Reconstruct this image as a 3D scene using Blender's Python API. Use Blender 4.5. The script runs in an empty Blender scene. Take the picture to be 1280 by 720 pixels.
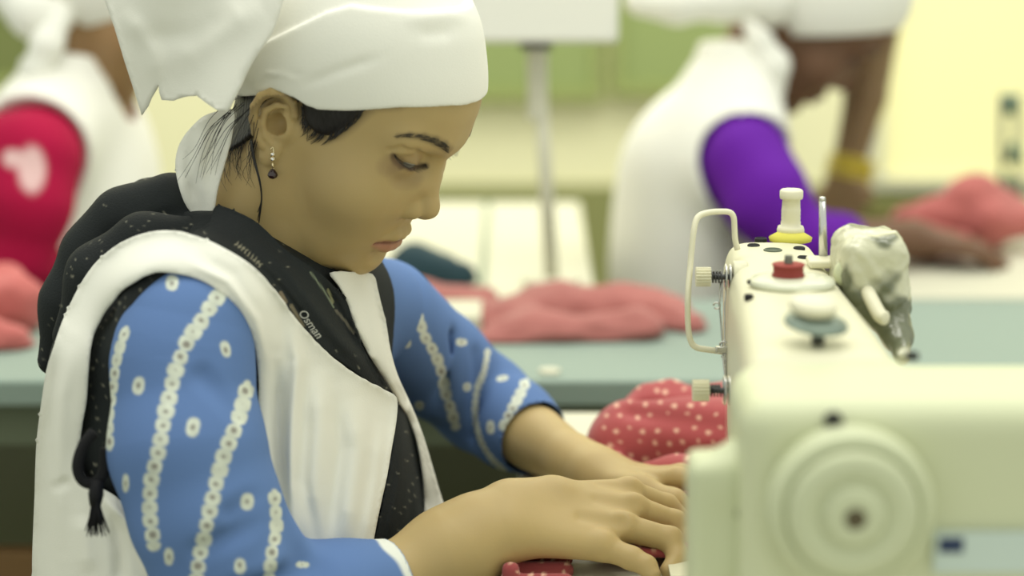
import bpy, bmesh, math, random
import numpy as np
from mathutils import Vector, Matrix, geometry
random.seed(7); RNG = np.random.RandomState(7)
SC = bpy.context.scene; COL = SC.collection
# ------------------------------------------------------------------ camera
F_PX = 2916.0; CAM_H = 1.36; PITCH = math.atan(598 / F_PX)
cp_, sp_ = math.cos(PITCH), math.sin(PITCH)
cam_d = bpy.data.cameras.new('camera'); cam = bpy.data.objects.new('camera', cam_d); COL.objects.link(cam)
cam.location = (0, 0, CAM_H); cam.rotation_euler = (math.pi / 2 - PITCH, 0, 0)
cam_d.sensor_width = 36; cam_d.lens = 36 * F_PX / 1280; cam_d.clip_start = .05; cam_d.clip_end = 100
cam_d.dof.use_dof = True; cam_d.dof.focus_distance = 1.79; cam_d.dof.aperture_fstop = 2.5
SC.camera = cam
def W(px, py, Y):
    """measured point -> metres, on the vertical plane at distance Y"""
    a = (np.asarray(px, float) - 640) / F_PX; b = (360 - np.asarray(py, float)) / F_PX
    dy = cp_ + b * sp_; dz = -sp_ + b * cp_
    s = np.asarray(Y, float) / dy
    return np.stack([a * s, dy * s, CAM_H + dz * s], -1)
def proj(P):
    P = np.asarray(P, float); x = P[..., 0]; y = P[..., 1]; z = P[..., 2] - CAM_H
    dep = y * cp_ - z * sp_; up = y * sp_ + z * cp_
    return np.stack([640 + F_PX * x / dep, 360 - F_PX * up / dep], -1)
def wp(*a): return tuple(float(v) for v in W(*a))
# ------------------------------------------------------------------ signed distance modelling
F32 = np.float32
def smin(a, b, k):
    if k <= 0: return np.minimum(a, b)
    h = np.maximum(k - np.abs(a - b), 0) / k
    return np.minimum(a, b) - h * h * k * .25
def poly_sd(X, Z, poly):
    p = np.asarray(poly, F32); d = np.full(X.shape, 1e9, F32); s = np.ones(X.shape, bool)
    n = len(p)
    for i in range(n):
        a = p[i]; b = p[(i + 1) % n]; e = b - a
        wx = X - a[0]; wz = Z - a[1]
        t = np.clip((wx * e[0] + wz * e[1]) / (e @ e + 1e-20), 0, 1)
        d = np.minimum(d, (wx - e[0] * t) ** 2 + (wz - e[1] * t) ** 2)
        c1 = Z >= a[1]; c2 = Z < b[1]; c3 = e[0] * wz > e[1] * wx
        s ^= (c1 & c2 & c3) | (~c1 & ~c2 & ~c3)
    return np.where(s, 1, -1) * np.sqrt(d)
def prim(op, P):
    t = op[0]
    if t == 'rc':
        a, b, ra, rb = op[1:5]; a = np.array(a, F32); b = np.array(b, F32); e = b - a
        q = P - a; h = np.clip(q @ e / (e @ e + 1e-12), 0, 1)
        return np.sqrt(((q - h[:, None] * e) ** 2).sum(1)) - (ra + (rb - ra) * h)
    if t == 'ell':
        c, r = np.array(op[1], F32), np.array(op[2], F32); q = P - c
        if len(op) > 3 and op[3] is not None: q = q @ np.array(op[3], F32)
        k0 = np.sqrt(((q / r) ** 2).sum(1)) + 1e-9; k1 = np.sqrt(((q / (r * r)) ** 2).sum(1)) + 1e-9
        return k0 * (k0 - 1) / k1
    if t == 'loft':   # op: frame origin, 3x3 (rows fwd, lat, up), table [(u, centre_f, rf, rl, centre_l)]
        o, Rm, tab = np.array(op[1], F32), np.array(op[2], F32), np.array(op[3], F32)
        q = (P - o) @ Rm.T; u = q[:, 2]
        cf = np.interp(u, tab[:, 0], tab[:, 1]); rf = np.interp(u, tab[:, 0], tab[:, 2]); rl = np.interp(u, tab[:, 0], tab[:, 3])
        cl = np.interp(u, tab[:, 0], tab[:, 4]) if tab.shape[1] > 4 else 0
        a = (q[:, 0] - cf) / rf; b = (q[:, 1] - cl) / rl
        k0 = np.sqrt(a * a + b * b) + 1e-6; k1 = np.sqrt((a / rf) ** 2 + (b / rl) ** 2) + 1e-6
        d = k0 * (k0 - 1) / k1
        cap = np.maximum(tab[0, 0] - u, u - tab[-1, 0])
        return np.maximum(d, cap).astype(F32)
    if t == 'poly':   # op: axes (i, j), polygon
        return poly_sd(P[:, op[1][0]], P[:, op[1][1]], op[2])
    if t == 'half':
        return (P @ np.array(op[1], F32) - op[2]).astype(F32)
    if t == 'box':
        c, r, rd = np.array(op[1], F32), np.array(op[2], F32), op[3]; q = P - c
        if len(op) > 4 and op[4] is not None: q = q @ np.array(op[4], F32)
        q = np.abs(q) - (r - rd)
        return np.sqrt((np.maximum(q, 0) ** 2).sum(1)) + np.minimum(q.max(1), 0) - rd
    raise ValueError(t)
class S:
    """list of (mode, primitive, blend); primitives are plain data"""
    def __init__(s): s.ops = []
    def add(s, op, k=0.): s.ops.append(('+', op, k)); return s
    def sub(s, op, k=0.): s.ops.append(('-', op, k)); return s
    def clip(s, op, k=0.): s.ops.append(('&', op, k)); return s
    def off(s, v): s.ops.append(('o', None, v)); return s
    def rc(s, a, b, ra, rb, k=0.): return s.add(('rc', tuple(a), tuple(b), ra, rb), k)
    def ell(s, c, r, k=0., R=None): return s.add(('ell', tuple(c), tuple(r), R), k)
    def chain(s, pts, rad, k=0.):
        for i in range(len(pts) - 1): s.rc(pts[i], pts[i + 1], rad[i], rad[i + 1], k)
        return s
    def merge(s, o, k=0.): s.ops.append(('M', o, k)); return s
    def carve(s, o, k=0.): s.ops.append(('C', o, k)); return s
    def copy(s): c = S(); c.ops = list(s.ops); return c
    def key(s): return repr([(m, (o.key() if isinstance(o, S) else repr(o)), k) for m, o, k in s.ops])
    def __call__(s, P):
        P = np.asarray(P, F32); d = np.full(len(P), 1., F32)
        for m, op, k in s.ops:
            if m == 'o': d = d - k; continue
            if m == 'M': d = smin(d, op(P), k); continue
            if m == 'C': d = -smin(-d, op(P), k); continue
            sub = None
            if op[0] in ('rc', 'ell') and len(P) > 500:
                if op[0] == 'rc':
                    c = (np.array(op[1]) + np.array(op[2])) / 2; R = np.linalg.norm(np.array(op[1]) - np.array(op[2])) / 2 + max(op[3], op[4])
                else: c = np.array(op[1]); R = max(op[2])
                R += .03 + k
                sub = np.nonzero(((P - c.astype(F32)) ** 2).sum(1) < R * R)[0]
                if len(sub) == 0:
                    if m == '&': d = np.maximum(d, .03)
                    continue
                if len(sub) > .8 * len(P) or m == '&': sub = None
            Q = P if sub is None else P[sub]; dd = d if sub is None else d[sub]
            v = prim(op, Q).astype(F32)
            if m == '+': r = smin(dd, v, k)
            elif m == '-': r = -smin(-dd, v, k)
            else: r = -smin(-dd, -v, k)
            if sub is None: d = r.astype(F32)
            else: d[sub] = r
        return d
def nets(f, lo, hi, h):
    """sparse evaluation + surface nets -> verts, quads"""
    B = 8; lo = np.array(lo, float); n = np.ceil((np.array(hi) - lo) / (h * B)).astype(int)
    N = n * B + 1
    ci = np.stack(np.meshgrid(*[np.arange(m) for m in n], indexing='ij'), -1).reshape(-1, 3)
    cc = lo + (ci + .5) * B * h
    dc = np.concatenate([f(c) for c in np.array_split(cc, max(1, len(cc) // 60000))])
    act = np.nonzero(np.abs(dc) < B * h * .87 * 1.35 + .004)[0]
    G = np.full(n * B + 1, 1., F32)
    ins = dc < 0
    Gi = np.repeat(np.repeat(np.repeat(np.where(ins, -1., 1.).reshape(n).astype(F32), B, 0), B, 1), B, 2)
    G[:-1, :-1, :-1] = Gi
    r = np.arange(B + 1); loc = np.stack(np.meshgrid(r, r, r, indexing='ij'), -1).reshape(-1, 3)
    order = act
    for ch in np.array_split(order, max(1, len(order) // 150)):
        idx = (ci[ch][:, None, :] * B + loc[None]).reshape(-1, 3)
        v = f((lo + idx * h))
        G[idx[:, 0], idx[:, 1], idx[:, 2]] = v
    sg = G < 0
    c = [sg[i:N[0] - 1 + i, j:N[1] - 1 + j, k:N[2] - 1 + k] for i in (0, 1) for j in (0, 1) for k in (0, 1)]
    al = c[0].copy(); an = c[0].copy()
    for q in c[1:]: al &= q; an |= q
    cell = np.argwhere(an & ~al)
    vid = np.full(N - 1, -1, np.int32); vid[tuple(cell.T)] = np.arange(len(cell))
    corner = np.array([(i, j, k) for i in (0, 1) for j in (0, 1) for k in (0, 1)])
    val = np.stack([G[tuple((cell + q).T)] for q in corner], 1)
    acc = np.zeros((len(cell), 3)); cnt = np.zeros(len(cell))
    for a in range(8):
        for b in range(a + 1, 8):
            if np.abs(corner[a] - corner[b]).sum() != 1: continue
            va, vb = val[:, a], val[:, b]; m = (va < 0) != (vb < 0)
            t = va[m] / (va[m] - vb[m])
            acc[m] += corner[a] + t[:, None] * (corner[b] - corner[a]); cnt[m] += 1
    V = lo + (cell + acc / cnt[:, None]) * h
    Q = []
    for ax in range(3):
        o1, o2 = [(1, 2), (2, 0), (0, 1)][ax]
        s0 = [slice(None)] * 3; s1 = [slice(None)] * 3; s0[ax] = slice(0, -1); s1[ax] = slice(1, None)
        e = sg[tuple(s0)] != sg[tuple(s1)]; E = np.argwhere(e)
        ok = (E[:, o1] > 0) & (E[:, o2] > 0) & (E[:, o1] < N[o1] - 1) & (E[:, o2] < N[o2] - 1); E = E[ok]
        flip = sg[tuple(E.T)]
        def sh(a, b): q = E.copy(); q[:, o1] -= a; q[:, o2] -= b; return vid[tuple(q.T)]
        q = np.stack([sh(1, 1), sh(0, 1), sh(0, 0), sh(1, 0)], 1)
        q[~flip] = q[~flip][:, ::-1]; Q.append(q)
    Q = np.concatenate(Q); Q = Q[(Q >= 0).all(1)]
    return V, Q
def grown(f, lo, hi, h):
    V, Q = nets(f, lo, hi, h)
    return V, Q
def bounds(*pts, pad=.1):
    a = np.array(pts); return tuple(a.min(0) - pad), tuple(a.max(0) + pad)
def join(parts):
    Vs, Qs, n = [], [], 0
    for V, Q in parts: Vs.append(V); Qs.append(Q + n); n += len(V)
    return np.concatenate(Vs), np.concatenate(Qs)
# ------------------------------------------------------------------ objects
def link(o, parent=None, **kw):
    COL.objects.link(o)
    if parent is not None: o.parent = parent
    for k, v in kw.items(): o[k] = v
    return o
def empty(name, loc, label, category, group=None):
    o = bpy.data.objects.new(name, None); o.location = loc; o.empty_display_size = .05
    link(o); o['label'] = label; o['category'] = category
    if group: o['group'] = group
    return o
def from_np(name, V, Q, mat, parent=None, col=None, smooth=True, **kw):
    me = bpy.data.meshes.new(name); V = np.asarray(V, F32)
    if parent is not None and parent.type == 'EMPTY' and parent.parent is None: V = V - np.array(parent.location, F32)
    elif parent is not None and parent.parent is not None: V = V - np.array(parent.parent.location, F32)
    Q = np.asarray(Q); k = Q.shape[1]
    me.vertices.add(len(V)); me.vertices.foreach_set('co', V.ravel())
    me.loops.add(Q.size); me.loops.foreach_set('vertex_index', Q.ravel().astype(np.int32))
    me.polygons.add(len(Q)); me.polygons.foreach_set('loop_start', np.arange(0, Q.size, k, dtype=np.int32))
    me.update(calc_edges=True); me.validate()
    me.polygons.foreach_set('use_smooth', np.full(len(me.polygons), smooth, bool))
    if col is not None:
        a = me.color_attributes.new('Col', 'FLOAT_COLOR', 'POINT')
        c = np.ones((len(V), 4), F32); c[:, :3] = col; a.data.foreach_set('color', c.ravel())
    me.materials.append(mat)
    o = bpy.data.objects.new(name, me); return link(o, parent, **kw)
def from_bm(name, bm, mat, parent=None, smooth=False, bevel=0, **kw):
    me = bpy.data.meshes.new(name); bm.normal_update(); 
    if parent is not None:
        root = parent if parent.parent is None else parent.parent
        if root.type == 'EMPTY': bmesh.ops.translate(bm, verts=bm.verts, vec=-Vector(root.location))
    bm.to_mesh(me); bm.free()
    for p in me.polygons: p.use_smooth = smooth
    me.materials.append(mat); o = bpy.data.objects.new(name, me); link(o, parent, **kw)
    if bevel:
        m = o.modifiers.new('bevel', 'BEVEL'); m.width = bevel; m.segments = 3; m.limit_method = 'ANGLE'; m.angle_limit = .6
        m.harden_normals = False
        for p in me.polygons: p.use_smooth = True
        try: me.set_sharp_from_angle(angle=.7)
        except Exception: pass
    return o
def add_box(bm, c, s, R=None):
    m = Matrix.Translation(Vector(c)) @ (R.to_4x4() if R is not None else Matrix.Identity(4)) @ Matrix.Diagonal((s[0], s[1], s[2], 1))
    bmesh.ops.create_cube(bm, size=1, matrix=m)
def add_rod(bm, a, b, ra, rb=None, seg=24):
    a, b = Vector(a), Vector(b); rb = ra if rb is None else rb; d = b - a
    m = Matrix.Translation((a + b) / 2) @ d.to_track_quat('Z', 'Y').to_matrix().to_4x4()
    bmesh.ops.create_cone(bm, cap_ends=True, segments=seg, radius1=ra, radius2=rb, depth=d.length, matrix=m)
def add_lathe(bm, base, axis, prof, seg=40):
    base = Vector(base); q = Vector(axis).normalized().to_track_quat('Z', 'Y').to_matrix()
    rings = []
    for r, z in prof:
        rings.append([bm.verts.new(base + q @ Vector((r * math.cos(2 * math.pi * i / seg), r * math.sin(2 * math.pi * i / seg), z))) for i in range(seg)])
    for a, b in zip(rings, rings[1:]):
        for i in range(seg): bm.faces.new((a[i], a[(i + 1) % seg], b[(i + 1) % seg], b[i]))
    bm.faces.new(list(reversed(rings[0]))); bm.faces.new(rings[-1])
def add_tube(bm, pts, rad, seg=10, closed=False):
    pts = [Vector(p) for p in pts]; n = len(pts); rad = rad if hasattr(rad, '__len__') else [rad] * n
    rings = []; up = None
    for i, p in enumerate(pts):
        t = (pts[min(i + 1, n - 1)] - pts[max(i - 1, 0)]).normalized()
        if up is None: up = t.orthogonal().normalized()
        up = (up - t * up.dot(t)).normalized(); s = t.cross(up)
        rings.append([bm.verts.new(p + (up * math.cos(2 * math.pi * j / seg) + s * math.sin(2 * math.pi * j / seg)) * rad[i]) for j in range(seg)])
    for a, b in zip(rings, rings[1:]):
        for i in range(seg): bm.faces.new((a[i], a[(i + 1) % seg], b[(i + 1) % seg], b[i]))
    bm.faces.new(list(reversed(rings[0]))); bm.faces.new(rings[-1])
def spline(pts, n=8, closed=False):
    p = np.asarray(pts, float); m = len(p); out = []
    for i in range(m if closed else m - 1):
        if closed: a, b, c, d = p[i - 1], p[i], p[(i + 1) % m], p[(i + 2) % m]
        else: a, b, c, d = p[max(i - 1, 0)], p[i], p[i + 1], p[min(i + 2, m - 1)]
        for j in range(n):
            t = j / n; out.append(.5 * (2 * b + (c - a) * t + (2 * a - 5 * b + 4 * c - d) * t * t + (3 * b - a - 3 * c + d) * t ** 3))
    if not closed: out.append(p[-1])
    return np.array(out)
# ------------------------------------------------------------------ materials
def mat(name, col, rough=.7, metal=0., bump=0., bscale=200., spec=.3, vcol=False, var=0., vscale=8., sss=0., trans=0., alpha=1., emit=None, sheen=0., aniso=None, ior=1.45):
    m = bpy.data.materials.new(name); m.use_nodes = True; nt = m.node_tree; N = nt.nodes; L = nt.links
    b = N['Principled BSDF']
    b.inputs['Roughness'].default_value = rough; b.inputs['Metallic'].default_value = metal
    b.inputs['Specular IOR Level'].default_value = spec; b.inputs['IOR'].default_value = ior
    b.inputs['Transmission Weight'].default_value = trans; b.inputs['Alpha'].default_value = alpha
    if sheen: b.inputs['Sheen Weight'].default_value = sheen
    if sss: b.inputs['Subsurface Weight'].default_value = sss; b.inputs['Subsurface Radius'].default_value = (.012, .006, .003); b.inputs['Subsurface Scale'].default_value = 1
    src = None
    tc = N.new('ShaderNodeTexCoord')
    if vcol:
        a = N.new('ShaderNodeAttribute'); a.attribute_name = 'Col'; src = a.outputs['Color']
    else:
        r = N.new('ShaderNodeRGB'); r.outputs[0].default_value = (*col, 1); src = r.outputs[0]
    if var:
        n = N.new('ShaderNodeTexNoise'); n.inputs['Scale'].default_value = vscale; n.inputs['Detail'].default_value = 3
        L.new(tc.outputs['Object'], n.inputs['Vector'])
        mr = N.new('ShaderNodeMapRange'); mr.inputs[3].default_value = 1 - var; mr.inputs[4].default_value = 1 + var
        L.new(n.outputs['Fac'], mr.inputs[0])
        mx = N.new('ShaderNodeVectorMath'); mx.operation = 'SCALE'; L.new(src, mx.inputs[0]); L.new(mr.outputs[0], mx.inputs['Scale']); src = mx.outputs[0]
    L.new(src, b.inputs['Base Color'])
    if bump:
        n = N.new('ShaderNodeTexNoise'); n.inputs['Scale'].default_value = bscale; n.inputs['Detail'].default_value = 2
        mp = N.new('ShaderNodeMapping'); L.new(tc.outputs['Object'], mp.inputs[0]); L.new(mp.outputs[0], n.inputs['Vector'])
        if aniso: mp.inputs['Scale'].default_value = aniso
        bp = N.new('ShaderNodeBump'); bp.inputs['Strength'].default_value = bump; bp.inputs['Distance'].default_value = .002
        L.new(n.outputs['Fac'], bp.inputs['Height']); L.new(bp.outputs[0], b.inputs['Normal'])
    if emit: b.inputs['Emission Color'].default_value = (*emit[0], 1); b.inputs['Emission Strength'].default_value = emit[1]
    return m
def lin(r, g, b):
    f = lambda c: ((c / 255 + .055) / 1.055) ** 2.4 if c > 10 else c / 255 / 12.92
    return (f(r), f(g), f(b))
# ------------------------------------------------------------------ cloth sheets cut to an outline, laid on a body
CAMP = np.array([0, 0, CAM_H])
def inside(px, py, poly): return poly_sd(np.asarray(px, F32), np.asarray(py, F32), poly) < 0
def seg_dist(px, py, line):
    L_ = np.asarray(line, float); best = np.full(len(px), 1e9); side = np.zeros(len(px)); tt = np.zeros(len(px)); acc = 0
    for a, b in zip(L_, L_[1:]):
        e = b - a; ln = np.hypot(*e); t = ((px - a[0]) * e[0] + (py - a[1]) * e[1]) / (ln * ln); tc = np.clip(t, 0, 1)
        d = np.hypot(px - a[0] - e[0] * tc, py - a[1] - e[1] * tc); s = np.sign(e[0] * (py - a[1]) - e[1] * (px - a[0]))
        m = d < best; best[m] = d[m]; side[m] = s[m]; tt[m] = acc + tc[m] * ln; acc += ln
    return best, side, tt
def folds(px, py, fl):
    """sum of ridges (+) and valleys (-) along lines: (line, width, height)"""
    z = np.zeros(len(px))
    for ln, w, a in fl:
        d, s, t = seg_dist(px, py, ln); L = sum(np.hypot(*(np.array(q) - np.array(p))) for p, q in zip(ln, ln[1:]))
        z += a * np.exp(-(d / w) ** 2) * np.clip(np.minimum(t, L - t) / (.25 * L + 1e-6), 0.15, 1)
    return z
def sheet(name, outline, depth, mt, parent=None, hole=None, step=5, thick=.0025, smooth=6, fold=(), colf=None, closed_spline=3, relax=0, **kw):
    out = spline(outline, closed_spline, True) if closed_spline else np.array(outline, float)
    lines = [out] + ([spline(h, 3, True) for h in (hole or [])])
    pts = []; edges = []
    for l in lines:
        r = []
        for a, b in zip(l, np.roll(l, -1, 0)):
            n = max(1, int(np.hypot(*(b - a)) / step)); r += [a + (b - a) * i / n for i in range(n)]
        s = len(pts); pts += r; edges += [(s + i, s + (i + 1) % len(r)) for i in range(len(r))]
    lo, hi = out.min(0), out.max(0)
    gx, gy = np.meshgrid(np.arange(lo[0], hi[0], step), np.arange(lo[1], hi[1], step * .87)); gx = gx + (np.arange(gx.shape[0]) % 2)[:, None] * step / 2
    gx, gy = gx.ravel(), gy.ravel(); d = poly_sd(gx.astype(F32), gy.astype(F32), out)
    ok = d < -step * .55
    for l in lines[1:]: ok &= poly_sd(gx.astype(F32), gy.astype(F32), l) > step * .55
    pts += list(np.stack([gx[ok], gy[ok]], 1))
    v2, e2, f2, *_ = geometry.delaunay_2d_cdt([Vector(p) for p in pts], edges, [], 0, 1e-4)
    P = np.array([tuple(v) for v in v2]); T = np.array([f for f in f2 if len(f) == 3]); c = P[T].mean(1)
    k = inside(c[:, 0], c[:, 1], out)
    for l in lines[1:]: k &= ~inside(c[:, 0], c[:, 1], l)
    T = T[k]
    a = P[T[:, 1]] - P[T[:, 0]]; b = P[T[:, 2]] - P[T[:, 0]]; fl = (a[:, 0] * b[:, 1] - a[:, 1] * b[:, 0]) > 0; T[fl] = T[fl][:, ::-1]
    Y = np.asarray(depth(P[:, 0], P[:, 1]), float)
    E = np.concatenate([T[:, [0, 1]], T[:, [1, 2]], T[:, [2, 0]]]); E = np.concatenate([E, E[:, ::-1]])
    cnt = np.bincount(E[:, 0], minlength=len(P)) + 1e-9
    for _ in range(smooth): Y = .4 * Y + .6 * np.where(cnt > .5, np.bincount(E[:, 0], Y[E[:, 1]], minlength=len(P)) / cnt, Y)
    if len(fold): Y = Y - folds(P[:, 0], P[:, 1], fold)
    V = W(P[:, 0], P[:, 1], Y)
    col = colf(P[:, 0], P[:, 1], V) if colf else None
    o = from_np(name, V, T, mt, parent, col, **kw)
    m = o.modifiers.new('thickness', 'SOLIDIFY'); m.thickness = thick; m.offset = -1 if thick > 0 else 0
    return o
def wob(P, scale, seed=0, oct=3):
    """smooth pseudo-random field, about -1..1"""
    r = np.random.RandomState(seed); s = np.zeros(len(P)); a = 1; tot = 0
    for o in range(oct):
        for _ in range(4):
            k = r.normal(size=P.shape[1]); k *= scale * (2 ** o) / np.linalg.norm(k); s += a * np.sin(P @ k + r.uniform(0, 6.28))
        tot += a * 2; a *= .5
    return s / tot

# ------------------------------------------------------------------ palette
M = {}
M['skin'] = mat('skin', (0, 0, 0), .5, vcol=True, spec=.35, sss=.12, bump=.05, bscale=900, var=.04, vscale=30)
M['skin_far'] = mat('skin_plain', lin(150, 105, 75), .55, vcol=True)
M['hair'] = mat('hair', (.012, .010, .010), .42, spec=.5, bump=.5, bscale=350, aniso=(1, 1, .12))
M['white'] = mat('white_cotton', (.84, .83, .76), .9, spec=.1, bump=.12, bscale=900, var=.02, vscale=25, sheen=.1)
M['white_far'] = mat('white_cotton_apron', (.84, .83, .77), .9, spec=.1)
M['black'] = mat('black_cotton', (0, 0, 0), .75, vcol=True, spec=.25, bump=.3, bscale=700)
M['kurta'] = mat('blue_tie_dyed_cotton', (0, 0, 0), .85, vcol=True, spec=.15, bump=.12, bscale=800)
M['eye'] = mat('eye_surface', (0, 0, 0), .12, vcol=True, spec=.6)
M['gold'] = mat('earring_metal', (.85, .72, .45), .2, metal=1.)
M['crystal'] = mat('clear_crystal', (.95, .95, .95), .05, metal=.6, spec=1.)
M['darkstone'] = mat('dark_red_stone', (.02, .004, .006), .08, spec=.9)
SKIN = np.array([.47, .345, .158])

# ------------------------------------------------------------------ the seamstress: pose of the head
HM = np.array([[0.78034104, 0.42879584, 0.45519445], [-0.32242291, 0.89956448, -0.29466458], [-0.53582771, 0.08317375, 0.84022068]])
HT = np.array([-0.13902432, 1.8, 1.13202721])
def h2w(P): return np.asarray(P, float) @ HM.T + HT
def w2h(P): return (np.asarray(P, float) - HT) @ HM
def hp(px, py, l):
    """head coordinates (forward, up) of a measured point at sideways offset l"""
    v = np.zeros(2)
    for _ in range(12):
        g = lambda v: proj(h2w([v[0], l, v[1]])) - np.array([px, py])
        r = g(v); J = np.stack([(g(v + [1e-5, 0]) - r) / 1e-5, (g(v + [0, 1e-5]) - r) / 1e-5], 1); v = v - np.linalg.solve(J, r)
    return (float(v[0]), float(v[1]))
woman = empty('person', (-.2, 1.78, .45), 'young woman in white headscarf and blue patterned tunic bent over the nearest machine', 'person')

def march(f, px, py, y0=1.2, off=0.):
    """distance Y at which the sight line through a measured point meets the surface f = off"""
    d = W(px, py, 1.) - CAMP; ln = np.linalg.norm(d, axis=1); d = d / ln[:, None]
    t = np.full(len(px), y0); best = np.full(len(px), 9.); bt = t.copy()
    for _ in range(90):
        v = f(CAMP + d * t[:, None]) - off
        m = v < best; best[m] = v[m]; bt[m] = t[m]
        t = t + np.where(v > 3e-4, np.clip(v * .8, 4e-4, .05), 0) * (t < 4)
    return (CAMP + d * bt[:, None])[:, 1]
def hs(f, pts, off=0.):
    """measured points dropped onto the head surface, in head coordinates"""
    p = np.array(pts, float); Y = march(lambda P: f(w2h(P)), p[:, 0], p[:, 1], 1.5, off)
    return [tuple(float(x) for x in w2h(W(a, b, y))) for (a, b), y in zip(p, Y)]
EYE_LN = [(493, 195), (501, 202), (511, 207), (521, 208.5), (532, 207)]
BROW = [(497, 170), (513, 169), (530, 171.5), (544, 176), (555, 182), (562, 188)]
CREASE = [(487, 188), (502, 186), (520, 190), (534, 197)]
def head_shape(ears=True):
    s = S()
    s.ell((.004, 0, .045), (.092, .072, .078))                      # skull
    s.ell((.041, 0, .055), (.057, .061, .056), .02)                 # forehead
    s.ell((.042, 0, -.012), (.052, .0600, .068), .03)               # middle face
    s.ell((.0685, 0, -.051), (.0255, .030, .030), .018)              # mouth mound
    for sg in (-1, 1):
        s.rc((.002, sg * .050, -.050), (.050, sg * .034, -.083), .0145, .015, .03)   # jaw
        s.rc((.050, sg * .034, -.081), (.071, sg * .011, -.086), .014, .0115, .022)
        s.rc((.000, sg * .055, -.010), (.002, sg * .050, -.050), .013, .014, .03)
        s.ell((.058, sg * .040, -.014), (.022, .022, .022), .03)    # cheekbone
        s.rc((.060, sg * .036, -.030), (.060, sg * .030, -.055), .020, .020, .03)     # cheek
        s.rc((.0905, sg * .009, .0375), (.076, sg * .043, .0400), .0085, .010, .014)   # brow
        s.sub(('ell', (.097, sg * .029, .0180), (.012, .017, .0100)), .018)           # socket
    s.ell((.0790, 0, -.0865), (.0110, .016, .0115), .013)            # chin
    s.rc((.055, 0, -.080), (.0, 0, -.068), .017, .024, .03)          # underside of the jaw
    for sg in (-1, 1):
        s.ell((.0765, sg * .0310, .0165), (.0142, .0162, .0137), .006)  # closed over eyeball
    # nose
    s.rc((.0850, 0, .0300), (.0888, 0, .0160), .0075, .0060, .010)
    s.rc((.0888, 0, .0160), (.1030, 0, -.0120), .0060, .0078, .008)
    s.ell((.1065, 0, -.0185), (.0086, .0092, .0082), .006)
    s.rc((.1040, 0, -.0245), (.0945, 0, -.0310), .0050, .0042, .005)
    for sg in (-1, 1):
        s.ell((.0970, sg * .0120, -.0225), (.0098, .0064, .0072), .005)
        s.rc((.090, sg * .012, -.002), (.086, sg * .020, -.020), .006, .006, .018)
        s.sub(('ell', (.1015, sg * .0072, -.0312), (.0060, .0030, .0052)), .002)
        s.sub(('rc', (.0915, sg * .0200, -.0150), (.0880, sg * .0205, -.0300), .0028, .0024), .004)
    # lips
    up = [(0.0825, -.0265, -0.0577), (0.0900, -.019, -0.0542), (0.0950, -.009, -0.0504), (0.0965, 0, -0.0507), (0.0950, .009, -0.0504), (0.0900, .019, -0.0542), (0.0825, .0265, -0.0577)]
    s.chain(up, [.0016, .0034, .0048, .0046, .0048, .0034, .0016], .004)
    lo = [(0.0825, -.0255, -0.0592), (0.0880, -.017, -0.0617), (0.0910, -.008, -0.0634), (0.0915, 0, -0.0637), (0.0910, .008, -0.0634), (0.0880, .017, -0.0617), (0.0825, .0255, -0.0592)]
    s.chain(lo, [.0014, .0046, .0068, .0072, .0068, .0046, .0014], .004)
    mo = [(0.0850, -.0270, -0.0587), (0.0940, -.019, -0.0570), (0.1000, -.009, -0.0567), (0.1020, 0, -0.0572), (0.1000, .009, -0.0567), (0.0940, .019, -0.0570), (0.0850, .0270, -0.0587)]
    for a, b in zip(mo, mo[1:]): s.sub(('rc', a, b, .0012, .0012), .003)
    s.sub(('ell', (.104, 0, -.0405), (.004, .0035, .006)), .006)      # philtrum
    s.sub(('ell', (.0960, 0, -.0745), (.007, .016, .0045)), .008)      # under the lip
    # eye openings and lid creases
    for sg in (-1, 1):
        for ln, rr, k in ((EYE_LN, (.0010, .0020, .0018, .0012, .0006), .0012), (CREASE, (.0009, .0011, .0011, .0009), .004)):
            pts = [(a, l * -sg, u) for a, l, u in hs(s, ln)]
            for a, b, r0, r1 in zip(pts, pts[1:], rr, rr[1:]): s.sub(('rc', a, b, r0, r1), k)
    # ears
    for sg in (-1, 1) if ears else ():
        P = lambda f, l, u: (f, sg * l, u)
        s.ell(P(-.010, .0735, .005), (.0140, .0040, .0215), .004, [[.94, 0, .34], [0, 1, 0], [-.34, 0, .94]])
        s.rc(P(.0, .067, .0), P(-.012, .072, .0), .010, .008, .006)
        he = [P(.0010, 0.0720, .006), P(.0030, 0.0745, .0150), P(-.0020, 0.0770, .0235), P(-.0095, 0.0800, .0265), P(-.0180, 0.0835, .0240), P(-.0235, 0.0850, .0160), P(-.0245, 0.0845, .0060), P(-.0220, 0.0830, -.0040), P(-.0165, 0.0800, -.0135), P(-.0090, 0.0765, -.0200)]
        s.sub(('ell', P(-.0130, .0830, .0110), (.0095, .0100, .0130), [[.94, 0, .34], [0, 1, 0], [-.34, 0, .94]]), .002)
        s.sub(('ell', P(-.0062, .0795, .0005), (.0090, .0165, .0095)), .0012)
        s.chain([P(*p) if False else p for p in he], [.0024, .0029, .0033, .0035, .0036, .0036, .0035, .0033, .0032, .0036], .0012)
        s.chain([P(-.0040, .0760, .0180), P(-.0120, .0775, .0150), P(-.0175, .0790, .0060), P(-.0160, .0785, -.0040), P(-.0100, .0770, -.0125), P(-.0040, .0755, -.0145)], [.0018, .0025, .0028, .0027, .0026, .0022], .0020)
        s.ell(P(-.0015, .0735, -.0240), (.0078, .0038, .0100), .004)       # lobe
        s.ell(P(.0035, .0725, -.0015), (.0030, .0035, .0048), .003)        # tragus
        s.rc(P(.0030, .0720, -.006), P(.002, .0715, -.0160), .0030, .0035, .004)
        s.sub(('ell', P(.0000, .0750, .0000), (.0028, .0060, .0035)), .002)
    return s
HEAD = head_shape()
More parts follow.
